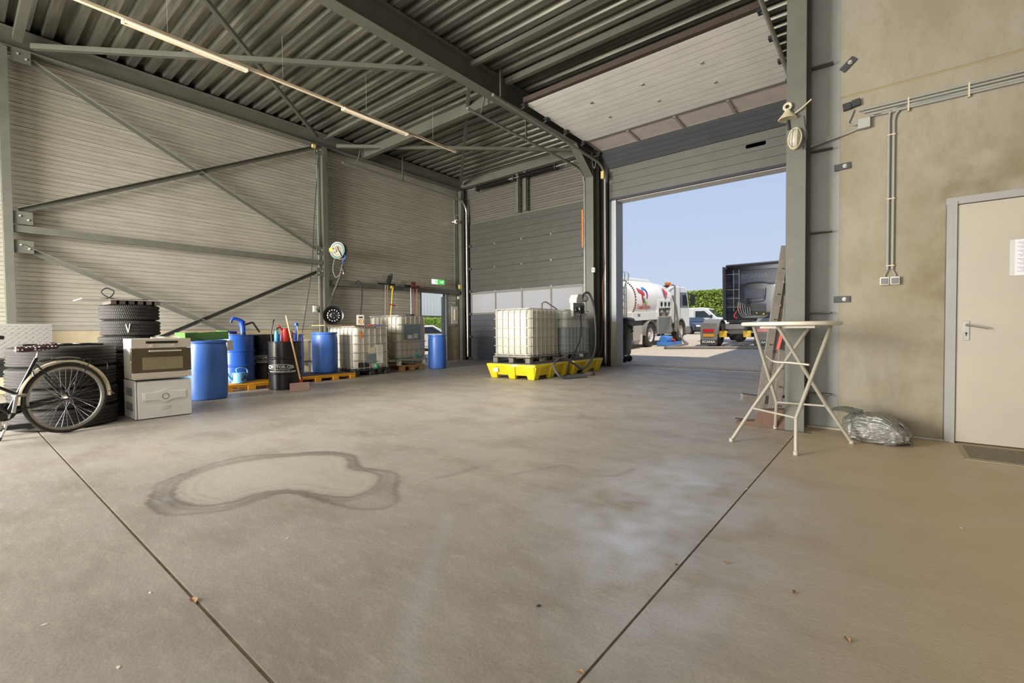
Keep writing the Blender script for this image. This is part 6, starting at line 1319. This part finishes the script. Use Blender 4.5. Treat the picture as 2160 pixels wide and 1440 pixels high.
# tractor unit seen from behind: local x right, y forward
TT = thing('tractor_unit', 'dark tractor unit seen from behind with yellow coupling guards', 'truck', (-4.70, 19.7, yz(19.7)), rz=0, rot=(.035, 0, 0))
DB = mat('dark_blue_cab_paint', (34, 40, 54), .25, 0, .2, 2, coat=.3); DG = mat('dark_grey_cab_plastic', (70, 70, 74), .5); FL = mat('grey_fender_plastic', (124, 122, 118), .55, 0, .2, 4)
for x in (-.42, .42): obj('chassis_rail', G().cb((x, 2.6, .78), (.09, 5.6, .26)), CH_, TT)
obj('cross_member', G().cb((0, .1, .80), (.9, .12, .2)), FL, TT, bevel=.02)
for x in (-1.0, 1.0):
    for s_, yo in ((1, .75), (1, 4.5)):
        o = obj('wheel', G().lathe([(.30, -.28), (.34, -.29), (.46, -.28), (.51, -.24), (.51, .24), (.46, .28), (.34, .29), (.30, .28)], (x, yo, .51), 'x', 36, close=True), TYR, TT, smooth=30)
        obj('hub', G().lathe([(.0001, .2), (.1, .2), (.2, .12), (.3, .24)], (x, yo, .51), 'x', 24, cap=False) if x > 0 else G().lathe([(.0001, -.2), (.1, -.2), (.2, -.12), (.3, -.24)], (x, yo, .51), 'x', 24, cap=False), HUBW, o, recalc=False)
    P = [(.75+.62*math.cos(a), .51+.60*math.sin(a)) for a in [PI*.02+PI*.98*i/16 for i in range(17)]]; P += [(.75+.58*math.cos(a), .51+.56*math.sin(a)) for a in [PI-(PI*.98)*i/16 for i in range(17)]]
    obj('mudguard', G().px([(y_, z_) for y_, z_ in P], x-.33, x+.33), FL, TT, smooth=40)
    fl_ = obj('rear_panel', G().cb((x, -.02, .62), (.66, .05, .72)), FL, TT, bevel=.02)
    obj('rear_lamp', G().cb((x, -.055, .66), (.42, .03, .12)), mat('red_lamp_lens', (190, 40, 44), .25), fl_); obj('mud_flap', G().cb((x, -.03, .18), (.66, .03, .22)), mat('black_mud_flap', (60, 60, 62), .6), TT)
    flat_text('SCANIA', .13, WT, TT, (x, -.05, .20), (1, 0, 0), (0, 0, 1), sx=1.1, bold=.003)
    obj('yellow_guard', G().cb((x*.44, -.06, .52), (.28, .05, .25)).cb((x*.44-.02, -.09, .56), (.12, .02, .04)), YEL, TT, bevel=.01)
obj('yellow_plate', G().cb((-1.0, -.055, .47), (.42, .02, .12)), mat('licence_yellow', (200, 150, 40), .4), TT)
flat_text('SCANIA', .10, mat('dim_emboss', (92, 92, 92), .5), TT, (.98, -.05, .46), (1, 0, 0), (0, 0, 1), bold=.003)
obj('axle', G().cyl((-.9, .75, .45), (.9, .75, .45), .09, 12).sph((0, .7, .42), .26, 14), CH_, TT); obj('air_tank', G().cyl((-.3, .3, .62), (.3, .3, .62), .12, 16), GREYP, TT)
obj('fifth_wheel', G().loft([[Vector((x, y, z)) for x, y in ((-.45, .5), (-.15, .2), (-.06, .9), (.06, .9), (.15, .2), (.45, .5), (.42, 1.4), (-.42, 1.4))] for z in (.98, 1.04)]), CH_, TT, bevel=.01)
obj('deck_plate', G().cb((0, 2.2, .95), (1.2, 1.4, .03)), mat('deck_alloy', (140, 138, 130), .5, .4), TT)
CY = 3.4
S = []
cabp = [(-1.22, .95), (-1.24, 3.35), (-1.12, 3.55), (1.12, 3.55), (1.24, 3.35), (1.22, .95)]
cab = obj('cab', G().loft([[Vector((x, y, z)) for x, z in cabp] for y in (CY, CY+2.1)]), DB, TT, bevel=.05, smooth=30)
obj('roof_spoiler', G().loft([[Vector((x, CY-.05+.25*k, 3.42+h)) for x, h in ((-1.22, 0), (-1.2, .14), (1.2, .14), (1.22, 0))] for k in (0, 6)]), DG, TT, bevel=.03); obj('spoiler_edge', G().cb((0, CY-.12, 3.50), (2.3, .14, .06)), DG, TT, bevel=.02)
for s_ in (-1, 1): obj('side_fairing', G().loft([[Vector((s_*(1.25+.0*k), CY-.42+.42*k, z)) for z in (1.0, 3.45)]+[Vector((s_*1.20, CY-.42+.42*k, z)) for z in (3.45, 1.0)] for k in (0, 1)]), DG, TT, bevel=.01)
BR = lambda x0, x1, z0, z1, d=.03: G().box(x0, x1, CY-d, CY+.01, z0, z1)
obj('rear_panel_top', BR(-.95, 1.0, 2.62, 3.25), mat('mid_blue_panel', (50, 55, 70), .35, 0), cab, bevel=.02)
g = G(); g.tube(bez([(-1.0, CY-.04, 2.55), (-.5, CY-.06, 2.56), (-.3, CY-.06, 2.66), (.3, CY-.06, 2.68), (.6, CY-.06, 2.58), (1.05, CY-.04, 2.6)], 6), .025, 8); g.tube(bez([(-.5, CY-.03, 2.4), (-.48, CY-.04, 1.95), (-.3, CY-.04, 1.82), (.3, CY-.04, 1.82), (.42, CY-.04, 2.0), (.45, CY-.03, 2.4)], 6), .018, 8)
obj('pressed_ridges', g, MC['mid_blue_panel'], cab); obj('pressed_panel', BR(-.42, .38, 1.95, 2.38, .02), MC['mid_blue_panel'], cab, bevel=.02); obj('lower_panel', BR(-.4, .45, 1.35, 1.72, .04), DG, cab, bevel=.02)
flat_text('SCANIA', .26, mat('emboss_blue', (84, 86, 102), .35), TT, (0, CY-.035, 2.95), (1, 0, 0), (0, 0, 1), sx=1.2, bold=.004)
fb = obj('extinguisher_box', G().box(.78, 1.06, CY-.24, CY-.02, 1.42, 2.12), mat('orange_red_box', (220, 74, 40), .4), TT, bevel=.03, label='orange-red fire extinguisher box'); flat_text('F', .16, WT, fb, (.92, CY-.242, 1.6), (1, 0, 0), (0, 0, 1)); obj('print_bar', G().cb((.92, CY-.243, 2.0), (.14, .004, .04)).cb((.92, CY-.243, 1.8), (.05, .004, .16)), WT, fb)
g = G()
for k in range(6):
    x0 = -.75+.14*k; g.tube(bez([(x0*.6-.2, CY-.05, 1.85-.05*k), (x0*.7-.1, CY-.3, 1.5), (x0*.5, CY-.6, 1.15+.03*(k % 3)), (x0*.3+.2+.06*k, CY-.9, 1.12), (.1+.1*k, CY-.5, 1.2)], 5), .016, 7)
obj('air_hoses', g, GREYP, TT); obj('red_hose', G().tube(bez([(-.55, CY-.05, 1.6), (-.72, CY-.3, 1.35), (-.75, CY-.45, 1.15), (-.6, CY-.5, 1.1)], 6), .028, 8), RED, TT); obj('coupling_knobs', G().sph((.45, CY-.5, 1.25), .04).sph((.2, CY-.6, 1.3), .035), YEL, TT); obj('hose_mast', G().cyl((-.28, CY-.15, 1.0), (-.28, CY-.15, 2.0), .03, 8).cyl((-.18, CY-.15, 1.0), (-.18, CY-.15, 1.9), .02, 8), CH_, TT)
g = G()
for x in (-.85, -.62): g.cyl((x, CY-.1, 1.4), (x, CY-.1, 3.3), .018, 6)
for z in (1.6, 2.0, 2.4, 3.1): g.cyl((-1.15, CY-.1, z), (-.6, CY-.1, z), .016, 6)
obj('climb_rails', g, ALU, TT); obj('side_air_box', G().box(-.75, .9, CY-.35, CY-.02, 1.0, 1.35), CH_, TT, bevel=.03)

# van and cars at the back
vn = thing('white_van', 'white delivery van parked side-on before the hedge', 'van', (-13.4, 42, .58)); vn.scale = (1, 1, .92)
VP = [(-2.7, .3), (-2.75, 1.0), (-2.65, 2.35), (-2.5, 2.45), (1.0, 2.45), (1.35, 2.35), (2.15, 1.5), (2.75, 1.25), (2.95, 1.05), (2.98, .4), (2.6, .3), (2.45, .62), (2.1, .8), (1.7, .62), (1.55, .3), (-1.25, .3), (-1.4, .62), (-1.8, .8), (-2.15, .62), (-2.3, .3)]
vb = obj('body', G().py(VP, -1.0, 1.0), WP, vn, bevel=.05, smooth=30); obj('side_window', G().py([(.4, 1.5), (.4, 2.12), (1.15, 2.12), (1.75, 1.5)], -1.02, -.99), GLS, vb); obj('windscreen', G().bar((2.12, 0, 1.53), (1.45, 0, 2.26), 1.8, .03, (1, 0, 1)), GLS, vb)
obj('door_seam', G().cb((.3, -1.005, 1.3), (.02, .01, 1.7)).cb((-1.1, -1.005, 1.3), (.02, .01, 1.9)), GREYP, vb); obj('door_handle', G().cb((.5, -1.02, 1.3), (.16, .03, .04)).cb((.05, -1.02, 1.3), (.16, .03, .04)), CH_, vb); obj('mirror', G().cb((1.75, -1.15, 1.6), (.15, .2, .28)), CH_, vb)
for x in (-1.77, 2.07):
    o = obj('wheel', G().lathe([(.2, -.1), (.32, -.11), (.36, -.08), (.36, .08), (.32, .11), (.2, .1)], (x, -.88, .36), 'y', 28, close=True), TYR, vn); obj('hub', G().cyl((x, -.97, .36), (x, -.93, .36), .2, 18), HUBW, o)
def car(label, loc, rz, m):
    c = thing('parked_car', label, 'car', loc, rz=rz); c.scale = (1, 1, .92)
    P = [(-2.1, .35), (-2.15, .75), (-1.95, .95), (-1.1, 1.38), (.3, 1.42), (1.05, 1.0), (1.85, .85), (2.1, .7), (2.12, .35), (1.75, .3), (1.6, .58), (1.3, .66), (1.0, .55), (.9, .3), (-.9, .3), (-1.0, .55), (-1.3, .66), (-1.6, .58), (-1.72, .3)]
    b = obj('body', G().py(P, -.86, .86), m, c, bevel=.07, smooth=35)
    for s_ in (-1, 1): obj('side_window', G().py([(-1.2, 1.0), (-.85, 1.3), (.25, 1.33), (.75, 1.0)], s_*.87-.01, s_*.87+.01), GLS, b)
    obj('windscreen', G().bar((1.0, 0, 1.04), (.38, 0, 1.40), 1.5, .03, (1, 0, 1)), GLS, b)
    for x in (-1.3, 1.3):
        for y in (-.78, .78): o = obj('wheel', G().lathe([(.18, -.09), (.29, -.1), (.32, -.07), (.32, .07), (.29, .1), (.18, .09)], (x, y, .32), 'y', 28, close=True), TYR, c); obj('hub', G().cyl((x, y-.07, .32), (x, y+.07, .32), .2, 14), HUBW, o)
    for y in (-.6, .6): obj('headlamp', G().cb((2.08, y, .68), (.1, .36, .14)), WHITEP, b, bevel=.02)
    obj('licence_plate', G().cb((2.14, 0, .5), (.02, .5, .11)), mat('licence_yellow', (200, 150, 40), .4), b); obj('grille', G().cb((2.12, 0, .66), (.03, .7, .12)), CH_, b)
    return c
car('dark blue car parked in front of the white van', (-12.2, 37.5, .60), -.75, mat('dark_blue_car', (40, 50, 68), .2, 0, coat=.5))
car('silver car with yellow plate between tanker and dark car', (-12.1, 33.0, .55), -1.3, mat('silver_car', (170, 172, 172), .25, .4, coat=.5))
# hedge: a bumpy green body and a coat of leaves
HG = mat('hedge_leaf', (168, 188, 76), .7, 0, .9, 3.0, rgb2=(96, 124, 40)); HB_ = mat('hedge_inside', (74, 92, 36), .9, 0, .6, 5)
hd = thing('hedge', 'tall clipped green hedge closing off the yard', 'hedge', (-19.0, 50, .7)); hd.scale = (1, 1, 1.31)
obj('hedge_core', G().box(-14, 18, -.9, 1.0, 0, 3.1), HB_, hd, bevel=.15)
rng = np.random.RandomState(3); g = G(); N = 15000
X = rng.uniform(-4, 14, N); Z = rng.uniform(.6, 3.22, N); Y = -.92-rng.uniform(0, .22, N)
tp = rng.rand(N) < .14; Z[tp] = 3.1+rng.uniform(0, .15, tp.sum()); Y[tp] = rng.uniform(-1, .6, tp.sum())
for i in range(N):
    s_ = rng.uniform(.06, .13); a = Vector(rng.normal(size=3)).normalized(); b_ = a.orthogonal().normalized(); c_ = a.cross(b_); p0 = Vector((X[i], Y[i], Z[i]))
    k = len(g.v); g.v += [tuple(p0-b_*s_), tuple(p0+c_*s_*.5), tuple(p0+b_*s_), tuple(p0-c_*s_*.5)]; g.f.append((k, k+1, k+2, k+3)); g.mi.append(0)
lv = obj('leaves', g, HG, hd, recalc=False, smooth=5); lv['kind'] = 'stuff'
tr = thing('garden_tree', 'small tree crown rising behind the hedge', 'tree', (-14.2, 55, .7)); obj('trunk', G().cyl((0, 0, 0), (0, 0, 3.0), .12, 8), HW, tr)
g = G()
for i in range(900):
    d = Vector(rng.normal(size=3)).normalized()*rng.uniform(.3, 1.0); p0 = Vector((d.x*.9, d.y*.9, 3.6+d.z*.8)); a = Vector(rng.normal(size=3)).normalized(); b_ = a.orthogonal().normalized()*.1; c_ = a.cross(b_)
    g.add([p0-b_, p0+c_*.6, p0+b_, p0-c_*.6], [(0, 1, 2, 3)])
obj('crown', g, HG, tr, recalc=False)['kind'] = 'stuff'
# wheeled container just outside the gate jamb
wc = thing('wheeled_container', 'dark green wheeled waste container outside the gate jamb', 'container', (-6.6, 13.15, yz(13.1)), rz=.1)
GC = mat('dark_green_container', (72, 84, 70), .5, 0, .3, 4)
obj('body', G().loft([[Vector((x, y, z)) for x, y in rrect(1.0*k, .62*k, .08, 3)] for z, k in ((.22, .82), (.28, .86), (1.15, 1.0), (1.18, 1.06), (1.24, 1.06))]), GC, wc, smooth=35)
obj('lid', G().loft([[Vector((x, y, z)) for x, y in rrect(1.06*k, .68*k, .08, 3)] for z, k in ((1.24, 1.0), (1.29, 1.02), (1.34, .96), (1.37, .8))]), mat('black_green_lid', (50, 58, 52), .5), wc, smooth=35); obj('side_trunnion', G().cyl((.48, -.1, 1.08), (.58, -.1, 1.08), .045, 14), BLKPL, wc); obj('grab_handle', G().tube(bez([(.51, -.24, 1.15), (.58, -.2, 1.0), (.58, -.05, .95), (.51, .0, .92)], 5), .018, 8), BLKPL, wc)
for x in (-.36, .36):
    for y in (-.22, .22):
        o = obj('caster', G().cyl((x, y-.025, .10), (x, y+.025, .10), .10, 20), BLACK, wc); obj('caster_fork', G().bar((x, y, .12), (x, y, .25), .07, .04), GALV, o)
# seen through the left doorway
nb = thing('neighbour_shed', 'pale ribbed metal shed seen through the left doorway', 'building', (-21.5, 0, 0))
g = G(); pts = []
for k in range(60):
    y = 8+.25*k; pts += [(y, 0), (y+.15, 0), (y+.17, .05), (y+.23, .05)]
poly = [(d, y) for y, d in pts]+[(-.1, 8+15), (-.1, 8)]
obj('ribbed_sheet', G().pz(poly, 1.95, 7.5), mat('pale_grey_cladding', (196, 200, 204), .5), nb); obj('base_wall', G().box(-.2, -.05, 8, 23, 0, 1.95), CONC, nb); obj('shed_roof', G().box(-8, .3, 8, 23, 7.5, 7.7), MC['outer_cladding'], nb)
lh = thing('low_hedge', 'bright green low hedge outside the left doorway', 'hedge', (-20.2, 16, 0)); obj('hedge_core', G().box(-.5, .5, -6, 6, 0, 1.75), mat('bright_hedge', (140, 180, 70), .8, 0, .7, 12, bump=.8, bs=20), lh, bevel=.1)
g = G()
for i in range(2500):
    s_ = .05; a = Vector(rng.normal(size=3)).normalized(); b_ = a.orthogonal().normalized(); c_ = a.cross(b_); p0 = Vector((.52+rng.uniform(-.02, .06), rng.uniform(-4, 4), rng.uniform(1.0, 1.8)))
    g.add([p0-b_*s_, p0+c_*s_*.5, p0+b_*s_, p0-c_*s_*.5], [(0, 1, 2, 3)])
obj('leaves', g, HG, lh, recalc=False)['kind'] = 'stuff'
car('pale grey car parked outside the left doorway', (-17.6, 14.6, 0), 1.2, mat('pearl_white_car', (206, 204, 198), .3, 0, coat=.4))
bpy.context.view_layer.update()

# repeats that stand in the picture more than once share a group phrase
GRP = {'roof_brace': 'diagonal braces under the roof', 'roof_tie': 'beams crossing under the roof', 'wall_brace': 'diagonal braces on the left wall', 'wall_rail': 'horizontal rails on the left wall',
       'steel_column': 'steel wall columns', 'gusset_plate': 'bolted gusset plates on the wall columns', 'wall_cleat': 'dark cleats along the concrete wall edge', 'door_track': 'roller tracks of the two gates',
       'steel_drum': 'steel oil drums', 'spill_pallet': 'yellow spill pallets under the drums', 'bund_tray': 'bright yellow bund trays', 'batten_light': 'fluorescent batten lights', 'dry_leaf': 'dry leaves on the floor',
       'paint_chip': 'pale chips on the floor', 'parked_car': 'cars parked outside', 'gate_post': 'short posts above the closed gate', 'garden_rake': 'garden rakes on the tool rail', 'tool_hook': 'tool holder bars on the rail'}
for o in bpy.data.objects:
    k = o.name.split('.')[0]
    if o.parent is None and k in GRP and not o.get('group'): o['group'] = GRP[k]
